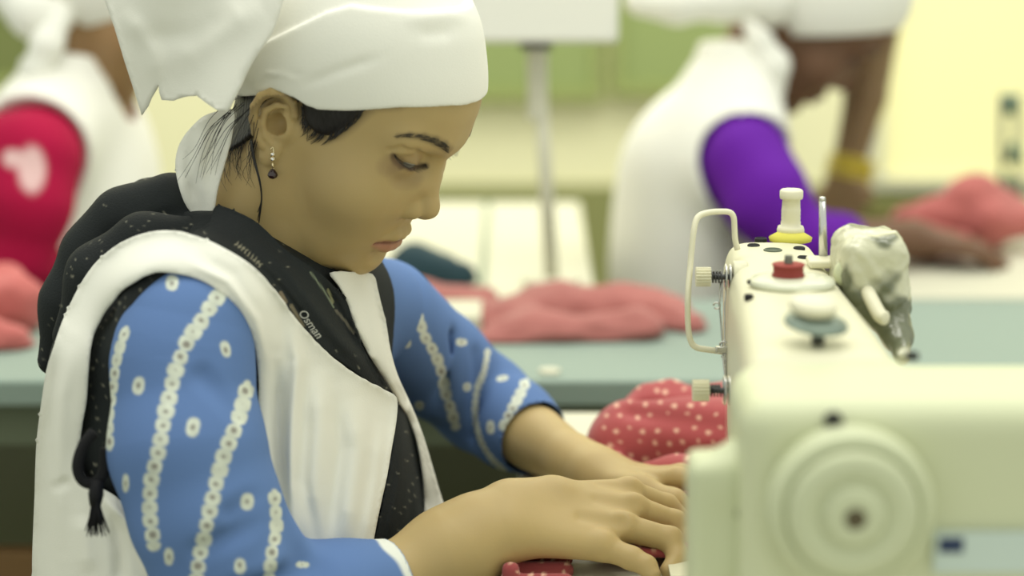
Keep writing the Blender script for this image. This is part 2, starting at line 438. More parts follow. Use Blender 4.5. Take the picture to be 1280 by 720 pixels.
# neck in head coordinates
nb = w2h(W(322, 350, 1.80)); nb2 = w2h(W(318, 300, 1.805))
HEADN = HEAD.copy()
nk = [(-.022, 0, -.030), tuple(w2h(W(322, 262, 1.80))), tuple(w2h(W(322, 310, 1.80))), tuple(nb)]
HEADN.rc(nk[0], nk[1], .046, .0400, .03).rc(nk[1], nk[2], .0400, .043, .02).rc(nk[2], nk[3], .043, .055, .02)
def lrev(poly): return poly
hv, hq = grown(HEADN, (-.14, -.095, -.22), (.128, .095, .135), .00125)
def snap(f, P, off=0., it=6):
    P = np.array(P, float)
    for _ in range(it):
        e = 4e-4; d = f(P) - off; g = np.stack([(f(P + np.eye(3)[i] * e) - f(P - np.eye(3)[i] * e)) / (2 * e) for i in range(3)], 1)
        P = P - d[:, None] * g / np.maximum((g * g).sum(1), .2)[:, None]
    return P
def skin_cols(V):
    c = np.tile(SKIN, (len(V), 1)); f, l, u = V.T; al = np.abs(l)
    def tint(mask, col, a): c[:] = c * (1 - (a * mask)[:, None]) + np.array(col) * (a * mask)[:, None]
    def near(line, w):
        L_ = snap(HEAD, spline(line, 4)); Q = np.stack([f, al, u], 1); b = np.full(len(V), 9.)
        for p, q in zip(L_, L_[1:]):
            e = q - p; t = np.clip((Q - p) @ e / (e @ e), 0, 1); b = np.minimum(b, np.linalg.norm(Q - p - t[:, None] * e, axis=1))
        return np.clip(1 - (b / w) ** 2, 0, 1)
    fr = f > .07
    tint(near([(0.0940, 0, -0.0517), (0.0930, .01, -0.0517), (0.0880, .019, -0.0552), (0.0835, .0255, -0.0577)], .0062) * fr, (.36, .15, .10), .75)
    tint(near([(0.0950, 0, -0.0627), (0.0940, .009, -0.0624), (0.0890, .018, -0.0610)], .0068) * fr, (.42, .19, .13), .75)
    tint(near([(0.0830, .0275, -0.0584), (0.1000, 0, -0.0574)], .0020) * fr, (.12, .05, .035), .7)
    ab = lambda q: [(a, abs(l), u) for a, l, u in q]
    eye = ab(hs(HEAD, EYE_LN))
    tint(near(eye, .0034), (.05, .03, .025), .8)
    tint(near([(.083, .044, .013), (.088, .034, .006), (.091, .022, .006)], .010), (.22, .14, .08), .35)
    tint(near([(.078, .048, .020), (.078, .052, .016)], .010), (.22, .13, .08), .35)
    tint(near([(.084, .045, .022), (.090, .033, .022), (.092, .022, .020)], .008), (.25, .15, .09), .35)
    for (a, b), wd in zip(zip(BROW, BROW[1:]), (.0017, .0024, .0031, .0036, .0034)):
        tint(np.clip(near(ab(hs(HEAD, [a, b])), wd * 1.5) * 1.1, 0, 1), (.10, .075, .045), .42)
    tint(near([(.102, .0068, -.029), (.100, .0068, -.030)], .0045), (.06, .03, .02), .8)  # nostril shade painted into the skin colour
    # fine hair growing at the hairline
    hl = np.clip(1 - np.abs(poly_sd(f.astype(F32), u.astype(F32), HAIR_POLY)) / .007, 0, 1) * (poly_sd(f.astype(F32), u.astype(F32), HAIR_POLY) > 0)
    tint(hl * (al > .03), (.06, .04, .03), .5)
    return c
HAIR_POLY = [(.075, .10), (.064, .066)] + [hp(*a) for a in ((468, 130, -.064), (452, 143, -.067), (438, 156, -.068), (424, 166, -.068), (408, 171, -.069), (394, 168, -.070), (384, 158, -.071), (378, 146, -.072), (374, 128, -.073))] + \
            [(-.006, .030), (-.020, .020), (-.027, .0)] + [hp(*a) for a in ((322, 160, -.072), (314, 172, -.066), (302, 182, -.060), (288, 190, -.052), (272, 190, -.04))] + [(-.13, -.02), (-.13, .12), (0, .16)]
o_body_parts = [(h2w(hv), hq, skin_cols(hv))]
# ------------------------------------------------------------------ hair
HAIRB = head_shape(False); [HAIRB.rc(nk[i], nk[i + 1], *((.046, .0400, .03), (.0400, .043, .02))[i]) for i in (0, 1)]
hair = S().merge(HAIRB).off(.0035).clip(('poly', (0, 2), HAIR_POLY), .006)
hair.clip(('half', (0, 0, 1), .12))
V_, Q_ = grown(hair, (-.13, -.09, -.09), (.11, .09, .13), .0016)
# ------------------------------------------------------------------ headscarf
BR = [hp(600, 129, .0), hp(560, 131, -.03), hp(500, 134, -.060), hp(440, 137, -.072), hp(400, 136, -.079), hp(382, 130, -.082), hp(372, 122, -.082), hp(345, 112, -.083), hp(318, 121, -.082), hp(290, 124, -.068)]
brim = [(.16, .086)] + BR + [(-.14, -.07), (-.2, .3), (.16, .3)]
capb = S().ell((.002, 0, .050), (.084, .0745, .084)).ell((.0290, 0, .076), (.0490, .050, .052), .010).ell((-.03, 0, .06), (.08, .07, .08), .03)
capm = capb.copy().merge(head_shape(False).off(-.0065), .006)
cap = capm.copy().off(.006)
bl = [hp(470, -4, -.03), hp(430, 8, -.05), hp(393, 24, -.07), (hp(339, 50, -.075)), hp(312, 78, -.075), hp(296, 100, -.07)]
band = capm.copy().off(.0100); band.clip(('poly', (0, 2), [(.15, .02), (.15, .17)] + bl + [(-.12, .03), (-.12, -.1)]), .002)
cap.merge(band, .001)
inner = HEAD.copy().off(.0040); 
cap.clip(('poly', (0, 2), brim), .0015)
cap.carve(capb.copy().off(.0025).clip(('half', (0, 0, 1), .10)), .001)
def xf(V): return h2w(V)
def wrinkle(V, Q, fn):
    """push vertices along their normals"""
    a = V[Q[:, 1]] - V[Q[:, 0]]; b = V[Q[:, 3]] - V[Q[:, 0]]; n = np.cross(a, b); N_ = np.zeros_like(V)
    for i in range(Q.shape[1]):
        for c in range(3): N_[:, c] += np.bincount(Q[:, i], n[:, c], minlength=len(V))
    N_ /= np.linalg.norm(N_, axis=1)[:, None] + 1e-12
    return V + N_ * fn(V)[:, None]
VC, QC = grown(cap, (-.13, -.105, -.09), (.13, .105, .17), .0016)

# ------------------------------------------------------------------ torso of the seamstress
def zz(py, x=285, Y=1.8): return float(W(x, py, Y)[2])
YAW = math.radians(25)
def yaw_frame(a): return ((math.cos(a), -math.sin(a), 0), (math.sin(a), math.cos(a), 0), (0, 0, 1))
TX = float(W(285, 450, 1.8)[0])
tab = np.array([(zz(980), .006, .135, .165), (zz(800), .006, .133, .160), (zz(700), .006, .130, .158), (zz(640), .006, .130, .158), (zz(550), .000, .125, .155), (zz(450), -.008, .118, .152),
       (zz(390), -.006, .105, .146), (zz(350), .000, .088, .122), (zz(320), .010, .068, .092), (zz(295), .020, .052, .064), (zz(270), .026, .044, .048)])
tab = tuple(tuple(float(x) for x in r) for r in spline(tab, 5))
NS = W(228, 402, 1.645); FS = W(478, 392, 1.945)
torso = S().add(('loft', (TX, 1.8, 0), yaw_frame(YAW), tab))
torso.rc(wp(300, 345, 1.79), tuple(W(232, 392, 1.66)), .036, .046, .05)
torso.rc(wp(350, 345, 1.82), tuple(W(470, 385, 1.93)), .036, .044, .05)
# ------------------------------------------------------------------ arms and hands (skin)
def hand_arm(pts):
    s = S(); 
    return s
near = S()
near.chain([wp(330, 800, 1.61), wp(420, 765, 1.635), wp(500, 724, 1.665), wp(566, 690, 1.688)], [.044, .038, .0305, .0262])
near.rc(wp(566, 690, 1.688), wp(628, 641, 1.715), .0260, .0180, .03).rc(wp(566, 692, 1.686), wp(634, 668, 1.69), .0250, .0165, .03).rc(wp(600, 655, 1.70), wp(690, 624, 1.725), .020, .0170, .02)
mcp = [wp(786, 616, 1.752), wp(790, 636, 1.730), wp(778, 659, 1.707), wp(752, 683, 1.688)]
for m, (a, ra, rb) in zip(mcp, ((wp(640, 630, 1.72), .0160, .0112), (wp(640, 642, 1.712), .0160, .0118), (wp(640, 655, 1.70), .0160, .0112), (wp(636, 668, 1.692), .0160, .0112))):
    near.rc(a, m, ra, rb, .014)
near.rc(wp(690, 668, 1.72), wp(750, 655, 1.735), .016, .013, .02)      # flesh of the palm
def finger(s, pts, rad, k=.004):
    s.chain(pts, rad, .0025) if False else None
    for i in range(len(pts) - 1): s.rc(pts[i], pts[i + 1], rad[i], rad[i + 1], k)
finger(near, [mcp[0], wp(833, 632, 1.765), wp(858, 655, 1.765), wp(868, 674, 1.757)], [.0108, .0090, .0080, .0068], .0045)
finger(near, [mcp[1], wp(843, 653, 1.738), wp(856, 678, 1.728), wp(850, 698, 1.715)], [.0114, .0094, .0083, .0070], .0045)
finger(near, [mcp[2], wp(838, 674, 1.703), wp(848, 697, 1.692), wp(836, 713, 1.680)], [.0110, .0092, .0080, .0068], .0045)
finger(near, [mcp[3], wp(790, 698, 1.678), wp(808, 707, 1.672), wp(816, 718, 1.666)], [.0105, .0085, .0074, .0062], .0045)
finger(near, [wp(655, 668, 1.735), wp(720, 678, 1.765), wp(770, 680, 1.785), wp(800, 683, 1.790)], [.0150, .0120, .0100, .0080], .010)
for m, u in ((0, 4), (1, 4), (2, 4), (3, 3)):
    near.ell(tuple(np.array(mcp[m]) + [0, -.002, .0025]), (.0095, .0085, .0095), .006)
for a, b in ((mcp[0], mcp[1]), (mcp[1], mcp[2]), (mcp[2], mcp[3])):           # dips between the knuckles
    c = (np.array(a) + np.array(b)) / 2; near.sub(('rc', tuple(c + [.006, -.003, .0135]), tuple(c + [-.022, -.004, .0185]), .0024, .0008), .010)
# far arm and hand
far = S()
far.chain([wp(612, 515, 2.020), wp(668, 548, 1.965), wp(716, 578, 1.905), wp(742, 593, 1.87)], [.030, .0290, .0225, .0190])
far.rc(wp(716, 578, 1.905), wp(745, 588, 1.885), .022, .0185, .01)
fm = [wp(806, 603, 1.838), wp(806, 600, 1.862), wp(800, 597, 1.884), wp(790, 596, 1.904)]
for m, a in zip(fm, (wp(745, 594, 1.868), wp(745, 592, 1.876), wp(745, 590, 1.885), wp(745, 590, 1.892))): far.rc(a, m, .0155, .0112, .014)
finger(far, [fm[0], wp(848, 598, 1.826), wp(876, 604, 1.815), wp(894, 620, 1.808)], [.0108, .0090, .0080, .0066], .0045)
finger(far, [fm[1], wp(852, 594, 1.852), wp(880, 602, 1.842), wp(896, 620, 1.835)], [.0112, .0092, .0080, .0068], .0045)
finger(far, [fm[2], wp(846, 596, 1.885), wp(872, 606, 1.878), wp(884, 622, 1.872)], [.0108, .0088, .0078, .0066], .0045)
finger(far, [fm[3], wp(828, 600, 1.912), wp(848, 612, 1.908), wp(858, 626, 1.903)], [.0100, .0080, .0070, .0060], .0045)
finger(far, [wp(752, 603, 1.855), wp(800, 613, 1.815), wp(842, 628, 1.797), wp(868, 645, 1.788)], [.0140, .0120, .0098, .0075], .009)
nv, nq = grown(near, *bounds(wp(330, 800, 1.61), wp(880, 600, 1.80), wp(600, 740, 1.66), pad=.055), .0014)
fv, fq = grown(far, *bounds(wp(585, 500, 2.035), wp(900, 600, 1.80), wp(860, 640, 1.92), pad=.05), .0014)
tor_skin = torso.copy().off(-.012)
tv, tq = grown(tor_skin, (TX - .24, 1.55, .42), (TX + .26, 2.05, 1.16), .006)
def handcol(V):
    c = np.tile(SKIN, (len(V), 1)) * (1 + .04 * wob(V, 60, 2, 2))[:, None]
    return c
parts = o_body_parts + [(nv, nq, handcol(nv)), (fv, fq, handcol(fv)), (tv, tq, handcol(tv))]
bv, bq = join([p[:2] for p in parts])
body = from_np('body', bv, bq, M['skin'], woman, np.concatenate([p[2] for p in parts]))
from_np('hair', h2w(V_), Q_, M['hair'], woman)

# ------------------------------------------------------------------ tunic (kurta)
def tie_dye(V, base, lines, dots, warp=0.):
    """white tie-dyed rings in chains and single rings; positions were measured on the sleeve"""
    p = proj(V); px, py = p[:, 0], p[:, 1]; n = wob(V, 260, 5, 2)
    c = np.tile(base, (len(V), 1)) * (1 + .07 * wob(V, 25, 9, 3))[:, None]
    white = np.zeros(len(V)); spec = []
    for ln, w, per in lines:
        ln = spline(ln, 4); d, s, t = seg_dist(px, py, ln)
        ph = (t / per) % 1 - .5; cell = np.floor(t / per); jig = np.sin(cell * 12.9898) * .12
        r = (np.abs(d / w) ** 2.8 + np.abs((ph + jig * .3) * 1.85) ** 2.8) ** (1 / 2.8) + .10 * n
        ring = np.clip((1.04 - r) / .16, 0, 1)
        white = np.maximum(white, ring * (t > .5)); white = np.maximum(white, np.clip((.55 - np.abs(d / w)) / .2, 0, 1) * np.clip((np.abs(ph) - .40) / .05, 0, 1))
        spec.append(np.clip((.34 + .1 * np.sin(cell * 5) - r + .25 * n) / .18, 0, 1) * .75 * (t > .5)); c = c
    for x, y, w, h, a in dots:
        ca, sa = math.cos(a), math.sin(a); dx, dy = px - x, py - y; u = (dx * ca + dy * sa) / w; v = (-dx * sa + dy * ca) / h
        r = (np.abs(u) ** 2.4 + np.abs(v) ** 2.4) ** (1 / 2.4) + .08 * n
        white = np.maximum(white, np.clip((1.0 - r) / .18, 0, 1))
        spec.append(np.clip((.34 - r + .2 * n) / .18, 0, 1) * .75)
    white = white[:, None] * .92
    c = c * (1 - white) + np.array([.66, .69, .58]) * white * (1 + .10 * wob(V, 500, 12, 2))[:, None]
    k = np.max(spec, axis=0)[:, None]; return c * (1 - k) + np.array([.16, .13, .12]) * k
BLUE = np.array(lin(96, 124, 174))
ns = S()
ns.chain([wp(238, 398, 1.645), wp(231, 430, 1.64), wp(228, 458, 1.635), wp(234, 560, 1.612), wp(257, 640, 1.602), wp(296, 730, 1.602)], [.0430, .0470, .0495, .0550, .0535, .0530], .01)
ns.chain([wp(296, 730, 1.602), wp(335, 772, 1.612), wp(420, 752, 1.637), wp(492, 733, 1.663)], [.053, .050, .0415, .0365], .02)
hd = np.array(wp(492, 733, 1.663)) - np.array(wp(420, 752, 1.637)); hd /= np.linalg.norm(hd); hd = tuple(hd)
ns.sub(('rc', tuple(np.array(wp(492, 733, 1.663)) - .06 * np.array(hd)), tuple(np.array(wp(492, 733, 1.663)) + .06 * np.array(hd)), .036, .034), .002)
ns.clip(('half', hd, float(np.dot(hd, wp(494, 733, 1.663)))), .002)
ns.sub(('rc', wp(352, 560, 1.56), wp(395, 705, 1.585), .010, .012), .02)
for a, b, r in ((wp(345, 640, 1.56), wp(250, 690, 1.545), .004), (wp(350, 610, 1.57), wp(290, 640, 1.553), .003), (wp(380, 715, 1.575), wp(290, 740, 1.545), .005), (wp(330, 540, 1.575), wp(255, 470, 1.583), .003)):
    ns.sub(('rc', a, b, r, r * .5), .014)
s_lo, s_hi = bounds(tuple(NS), wp(296, 760, 1.60), wp(492, 733, 1.663), wp(335, 800, 1.61), pad=.075)
sv, sq = grown(ns, s_lo, s_hi, .0012)
lines_n = [([(276, 365), (258, 392), (238, 420), (222, 455), (214, 485), (205, 525), (198, 565), (189, 600), (187, 640), (190, 662), (192, 680)], 10.5, 17.5),
           ([(158, 410), (148, 440), (143, 470), (139, 500), (136, 530), (137, 560)], 6.5, 17),
           ([(309, 480), (301, 515), (290, 545), (279, 572), (270, 604), (262, 640), (255, 672), (248, 705), (244, 740)], 10.5, 17.5),
           ([(343, 615), (345, 640), (345, 665), (340, 690), (336, 730)], 8.5, 17)]
dots_n = [(215, 354, 9, 10.5, .2), (173, 482, 8.5, 12.5, .15), (282, 437, 7, 11.5, -.25), (241, 534, 9.5, 13.5, .2), (309, 627, 9, 11.5, .1), (211, 696, 6.5, 12, .0), (157, 604, 4.5, 12, 0), (378, 706, 9, 4, 0), (300, 707, 8, 11, 0)]
hemd = (sv @ np.array(hd)) - float(np.dot(hd, wp(494, 733, 1.663)))
sc = tie_dye(sv, BLUE, lines_n, dots_n)
hw = (np.clip((hemd + .012 + .003 * wob(sv, 120, 3, 2)) / .003, 0, 1) * np.clip((-.001 - hemd) / .002, 0, 1) * (sv[:, 2] > wp(492, 712, 1.663)[2]))[:, None]
sc = sc * (1 - hw) + np.array([.75, .77, .72]) * hw
kf = S()
kf.chain([tuple(FS), wp(545, 455, 2.005), wp(605, 505, 2.03), wp(640, 530, 1.995), wp(668, 548, 1.965)], [.0475, .0455, .0425, .0385, .0340], .012)
hf = np.array(wp(668, 548, 1.965)) - np.array(wp(640, 530, 1.995)); hf /= np.linalg.norm(hf)
kf.sub(('rc', tuple(np.array(wp(668, 548, 1.965)) - .018 * hf), tuple(np.array(wp(668, 548, 1.965)) + .05 * hf), .0330, .0325), .002)
kf.clip(('half', tuple(hf), float(np.dot(hf, wp(670, 549, 1.965)))), .002)
for a, b, r in ((wp(560, 420, 1.955), wp(548, 520, 1.965), .003), (wp(600, 445, 1.975), wp(590, 545, 1.98), .003)):
    kf.sub(('rc', a, b, r, r * .6), .014)
kv, kq = grown(kf, *bounds(tuple(FS), wp(605, 505, 2.03), wp(668, 548, 1.965), pad=.065), .0014)
lines_f = [([(484, 340), (505, 362), (520, 390), (530, 418), (545, 445), (553, 470), (557, 492), (565, 515), (569, 532)], 7, 15), ([(610, 437), (605, 465), (596, 488), (594, 520), (600, 548), (612, 570), (630, 588)], 4, 9),
           ([(658, 476), (650, 493), (639, 513), (630, 532)], 7, 11)]
dots_f = [(507, 428, 7.5, 8, 0), (577, 428, 8, 5, 0), (584, 484, 5.5, 6, 0), (613, 534, 5.5, 9.5, 0), (628, 473, 8, 4, -.2), (524, 507, 6, 6, 0)]
kc = tie_dye(kv, BLUE, lines_f, dots_f)
_n = (.5425, 0., .840); _q = np.array(wp(330, 298, 1.76))
tk = torso.copy().off(-.001).carve(S().ell(wp(345, 285, 1.79), (.085, .085, .075)).clip(('half', tuple(-v for v in _n), -float(np.dot(_n, _q))), .004), .004)
kv2, kq2 = grown(tk, (TX - .24, 1.55, .42), (TX + .26, 2.05, 1.16), .005)
kt = np.tile(BLUE, (len(kv2), 1))
legs = S()
for yy in (1.70, 1.90): legs.chain([(TX - .02, yy, .535), (TX + .36, yy, .545)], [.085, .062], .03).chain([(TX + .36, yy, .545), (TX + .30, yy, .30), (TX + .27, yy, .09)], [.062, .055, .042], .02).rc((TX + .26, yy, .035), (TX + .42, yy, .028), .034, .026, .02)
a, b = grown(legs, (TX - .15, 1.58, -.01), (TX + .50, 2.02, .66), .006)
from_np('trousers', a, b, mat('dark_trousers', lin(52, 60, 78), .85), woman)
v3, q3 = join([(sv, sq), (kv, kq), (kv2, kq2)])
kurta = from_np('tunic', v3, q3, M['kurta'], woman, np.concatenate([sc, kc, kt]), label='blue tie-dyed tunic with rings of white dots')

# ------------------------------------------------------------------ black shawl under the apron
APRON_EDGE = [(52, 500), (66, 436), (87, 381), (117, 331), (155, 301), (201, 288), (239, 293), (282, 311), (315, 332), (341, 360)]
def shawl_cols(V, dens=1.0, seed=1, band=True):
    p = proj(V); px, py = p.T; c = np.tile([.014, .017, .018], (len(V), 1)) * (1 + .3 * wob(V, 40, 4, 2))[:, None]
    # short woven metallic dashes
    u = px * .8 + py * .6; v = -px * .6 + py * .8; gu, gv = 11., 9.5
    iu, iv = np.floor(u / gu), np.floor(v / gv)
    h = np.sin(iu * 127.1 + iv * 311.7 + seed) * 43758.5453; h = h - np.floor(h); h2 = np.sin(iu * 269.5 + iv * 183.3) * 43758.5453; h2 -= np.floor(h2)
    fu = u - (iu + .35 + .3 * h2) * gu; fv = v - (iv + .35 + .3 * h) * gv
    a = 1.55 + .7 * (h2 - .5); x = fu * np.cos(a) + fv * np.sin(a); y = -fu * np.sin(a) + fv * np.cos(a)
    pr = .34 * dens
    if band:
        d, s, t = seg_dist(px, py, APRON_EDGE); hole_ = (px > 95) & (py > 338) & (s * 0 == 0) & (d > 30)
        pr = dens * np.where(d < 7, .1, np.where(d < 24, .46, .07)); pr = np.where(hole_ & (px < 330) & inside(px, py, [(80, 520), (80, 640), (340, 640), (340, 420), (290, 360), (201, 330), (150, 350), (110, 430)]), .48, pr)
    m = (np.clip(1.0 - np.abs(x), 0, 1) * np.clip((2.6 + 2 * h) - np.abs(y), 0, 1) * (h < pr))[:, None] * .75
    return c * (1 - m) + np.array([.27, .26, .20]) * m
def band_cols(px, py, V):
    c = shawl_cols(V, .35, 3, False)
    for ln, w, col in (([(351, 366), (357, 378)], 3, (.22, .18, .12)), ([(364, 382), (371, 394), (379, 408)], 2.6, (.20, .17, .11)), ([(388, 340), (404, 362), (417, 384)], 1.6, (.22, .26, .18)), ([(410, 362), (416, 378)], 2, (.26, .26, .14)), ([(420, 388), (432, 402), (442, 416)], 2.2, (.14, .13, .10)), ([(388, 412), (391, 422), (398, 420)], .8, (.3, .3, .27))):
        d, s, t = seg_dist(px, py, ln); m = np.clip((w - d) / 1.2, 0, 1)[:, None] * .9; c = c * (1 - m) + np.array(col) * m
    d, s, t = seg_dist(px, py, [(290, 300), (320, 325), (341, 352)]); h = np.sin(np.floor(t / 5) * 12.9) * .5 + .5; m = (np.clip((4 - d) / 1.5, 0, 1) * (h > .55) * (np.abs((t / 5) % 1 - .5) < .22))[:, None] * .7
    return c * (1 - m) + np.array([.3, .28, .2]) * m
nkp = np.array(wp(330, 294, 1.76)); nkn = (.5425, 0., .840)
neck_hole = S().ell(wp(345, 285, 1.79), (.085, .085, .075)).clip(('half', tuple(-v for v in nkn), -float(np.dot(nkn, nkp))), .004)
under = torso.copy().carve(neck_hole, .004).off(.004).sub(('rc', tuple(FS), wp(400, 300, 1.99), .085, .06), .005)
shv, shq = grown(under, (TX - .25, 1.55, .60), (TX + .27, 2.06, 1.155), .0022)
hood = S()
hood.chain([wp(262, 285, 1.775), wp(215, 262, 1.795), wp(160, 282, 1.80), wp(120, 320, 1.80), wp(90, 380, 1.795), wp(66, 450, 1.79)], [.018, .024, .027, .024, .022, .012], .02)
hood.chain([wp(228, 243, 1.84), wp(190, 258, 1.84), wp(140, 290, 1.84)], [.013, .020, .022], .015)
hood.chain([wp(240, 300, 1.745), wp(180, 305, 1.74), wp(125, 345, 1.735), wp(92, 420, 1.735)], [.018, .020, .022, .016], .02)
hood.chain([wp(278, 295, 1.76), wp(318, 322, 1.745), wp(360, 372, 1.74)], [.014, .010, .008], .012)
for a, b in ((wp(110, 380, 1.72), wp(200, 285, 1.74)), (wp(128, 298, 1.76), wp(230, 262, 1.76)), (wp(75, 440, 1.75), wp(110, 340, 1.76))): hood.sub(('rc', a, b, .003, .002), .012)
hov, hoq = grown(hood, *bounds(wp(262, 285, 1.775), wp(66, 450, 1.79), wp(400, 400, 1.74), wp(200, 230, 1.86), pad=.05), .0018)
v4, q4 = join([(shv, shq), (hov, hoq)])
shawl = from_np('shawl', v4, q4, M['black'], woman, shawl_cols(v4), label='black shawl with fine metallic dashes')
# collar band of the shawl, running from the nape round the neck to the point of the neckline
TS = torso.copy().merge(hood, .01)
dep = lambda f, off: (lambda px, py: march(f, np.asarray(px), np.asarray(py), 1.45, off))
neckS = torso.copy().merge(S().rc(wp(322, 262, 1.80), wp(322, 330, 1.80), .0430, .050), .03)
sheet('shawl_band', [(270, 257), (297, 265), (324, 280), (357, 312), (388, 333), (412, 352), (434, 378), (444, 412), (470, 465), (494, 495), (470, 486), (440, 464), (398, 432), (368, 396), (338, 358), (310, 330), (275, 308), (240, 294), (262, 278)],
      dep(neckS, .011), M['black'], shawl, fold=[([(300, 285), (360, 340), (420, 420), (480, 485)], 9, .006), ([(285, 295), (350, 360), (400, 425)], 5, -.005), ([(395, 345), (420, 380), (450, 440)], 5, -.006)],
      colf=band_cols, step=2)
sheet('shawl_end', [(494, 506), (504, 512), (516, 530), (524, 560), (529, 600), (531, 650), (528, 720), (520, 760), (455, 760), (468, 677), (480, 620), (490, 559)],
      dep(torso, .010), M['black'], shawl, fold=[([(505, 520), (500, 600), (480, 700)], 7, .006), ([(515, 560), (512, 700)], 5, -.005)], colf=lambda px, py, V: shawl_cols(V, .8, 5, False), step=2)
fc = bpy.data.curves.new('lettering', 'FONT'); fc.body = 'Osman'; fc.size = .0088; fc.extrude = .00012; fc.offset = .00012; fc.align_x = 'CENTER'; fc.align_y = 'CENTER'; fc.shear = .2
fc.materials.append(mat('silver_print', (.42, .42, .38), .5)); fo = bpy.data.objects.new('lettering', fc); link(fo, bpy.data.objects['shawl_band'])
_p = W(388, 405, march(neckS, np.array([388.]), np.array([405.]), 1.45, .011)[0] - .007); fo.location = tuple(_p - np.array(woman.location)); fo.rotation_euler = (math.radians(84), math.radians(56), math.radians(12)); bpy.context.view_layer.update()
fme = bpy.data.meshes.new_from_object(fo); fmx = fo.matrix_basis.copy(); bpy.data.objects.remove(fo); fo = bpy.data.objects.new('lettering', fme); link(fo, bpy.data.objects['shawl_band']); fo.matrix_basis = fmx
# tassel loop behind the armhole
bm = bmesh.new()
lp = spline([wp(118, 540, 1.60), wp(104, 558, 1.598), wp(97, 582, 1.596), (wp(103, 600, 1.596)), wp(118, 604, 1.596), wp(130, 590, 1.598), wp(132, 560, 1.60)], 6)
add_tube(bm, lp, .0042, 10)
from_bm('shawl_cord', bm, mat('black_cord', (.010, .010, .012), .8, bump=.6, bscale=900), woman, True)
bm = bmesh.new()
add_tube(bm, [wp(121, 600, 1.594), wp(120, 618, 1.592), wp(119, 632, 1.592)], [.0045, .0055, .004], 10)
for i in range(46):
    a = random.random() * 6.283; r = random.random() ** .5; x0 = 119 + 4 * r * math.cos(a); Yb = 1.592 + .004 * r * math.sin(a); ln = 28 + random.random() * 18
    dx = random.uniform(-9, 9) + 10 * r * math.cos(a)
    add_tube(bm, [wp(x0, 626, Yb), wp(x0 + dx * .4, 626 + ln * .5, Yb - .002), wp(x0 + dx * .8 + random.uniform(-2, 2), 626 + ln, Yb - .003)], [.0009, .0007, .0003], 5)
from_bm('tassel', bm, mat('black_thread', (.008, .008, .010), .7), woman, True)

# ------------------------------------------------------------------ white apron
AP = torso.copy().merge(hood.copy().off(-.006), .03)
outl = [(52, 500), (58, 462), (66, 436), (76, 406), (87, 381), (101, 354), (117, 331), (135, 314), (155, 301), (178, 292), (201, 288), (222, 289), (239, 293), (262, 301), (282, 311), (301, 322), (315, 332), (330, 346), (341, 360), (355, 379), (370, 398), (386, 417), (400, 432), (420, 450), (442, 466), (468, 481), (493, 494),
        (497, 506), (495, 530), (490, 559), (484, 595), (476, 631), (467, 677), (455, 760), (440, 800), (200, 800), (42, 800), (40, 716), (41, 670), (43, 622), (44, 585), (46, 547)]
hole = [(201, 340), (184, 344), (168, 352), (152, 364), (138, 381), (126, 399), (117, 419), (111, 453), (108, 500), (103, 530), (99, 560), (101, 585), (112, 602), (128, 611), (144, 620), (159, 632), (200, 650), (250, 650), (300, 620), (318, 560), (323, 500), (323, 470), (320, 440), (315, 420), (307, 403), (298, 387), (286, 373), (276, 366), (265, 358), (250, 350), (231, 344)]
af = [([(360, 380), (372, 450), (366, 520), (362, 600), (368, 690)], 9, .010), ([(345, 440), (348, 560), (358, 650)], 8, -.009), ([(400, 450), (400, 540), (385, 680)], 14, .007), ([(385, 470), (380, 600), (400, 700)], 7, -.004),
      ([(440, 490), (450, 560), (430, 690)], 15, .008), ([(418, 480), (425, 560), (410, 690)], 9, -.005), ([(478, 520), (470, 600), (452, 700)], 8, .005),
      ([(90, 420), (76, 500), (72, 600), (78, 700)], 10, .005), ([(70, 440), (60, 560)], 6, -.003), ([(90, 600), (62, 612)], 6, -.004), ([(128, 620), (165, 660), (178, 690)], 7, .008), ([(140, 640), (150, 690), (150, 740)], 8, -.007), ([(100, 640), (110, 720)], 12, .005), ([(175, 680), (190, 720)], 6, .006),
      ([(240, 300), (300, 335), (345, 400)], 10, .003), ([(230, 325), (285, 352), (320, 400), (335, 460)], 5, .003)]
apron = sheet('apron', outl, lambda px, py: np.minimum(dep(AP, .0155)(px, py), 1.785), M['white'], woman, hole=[hole], fold=[(l_, w_, a_ * 1.1) for l_, w_, a_ in af], step=4, thick=.0022, smooth=40, label='sleeveless white cotton apron')
sheet('apron_lapel', [(412, 341), (440, 340), (466, 343), (472, 360), (476, 377), (483, 405), (488, 436), (497, 468), (509, 495), (520, 520), (530, 547), (540, 580), (548, 608), (558, 644), (562, 700), (560, 760), (528, 760), (531, 700), (530, 656), (529, 600), (524, 560), (514, 528), (500, 506), (488, 488), (478, 470), (462, 445), (446, 412), (434, 378), (424, 358)],
      dep(torso, .012), M['white'], apron, fold=[([(455, 360), (480, 440), (515, 540), (540, 640)], 8, .006), ([(470, 365), (495, 470)], 4, -.003)], step=4, thick=.0022, smooth=8)

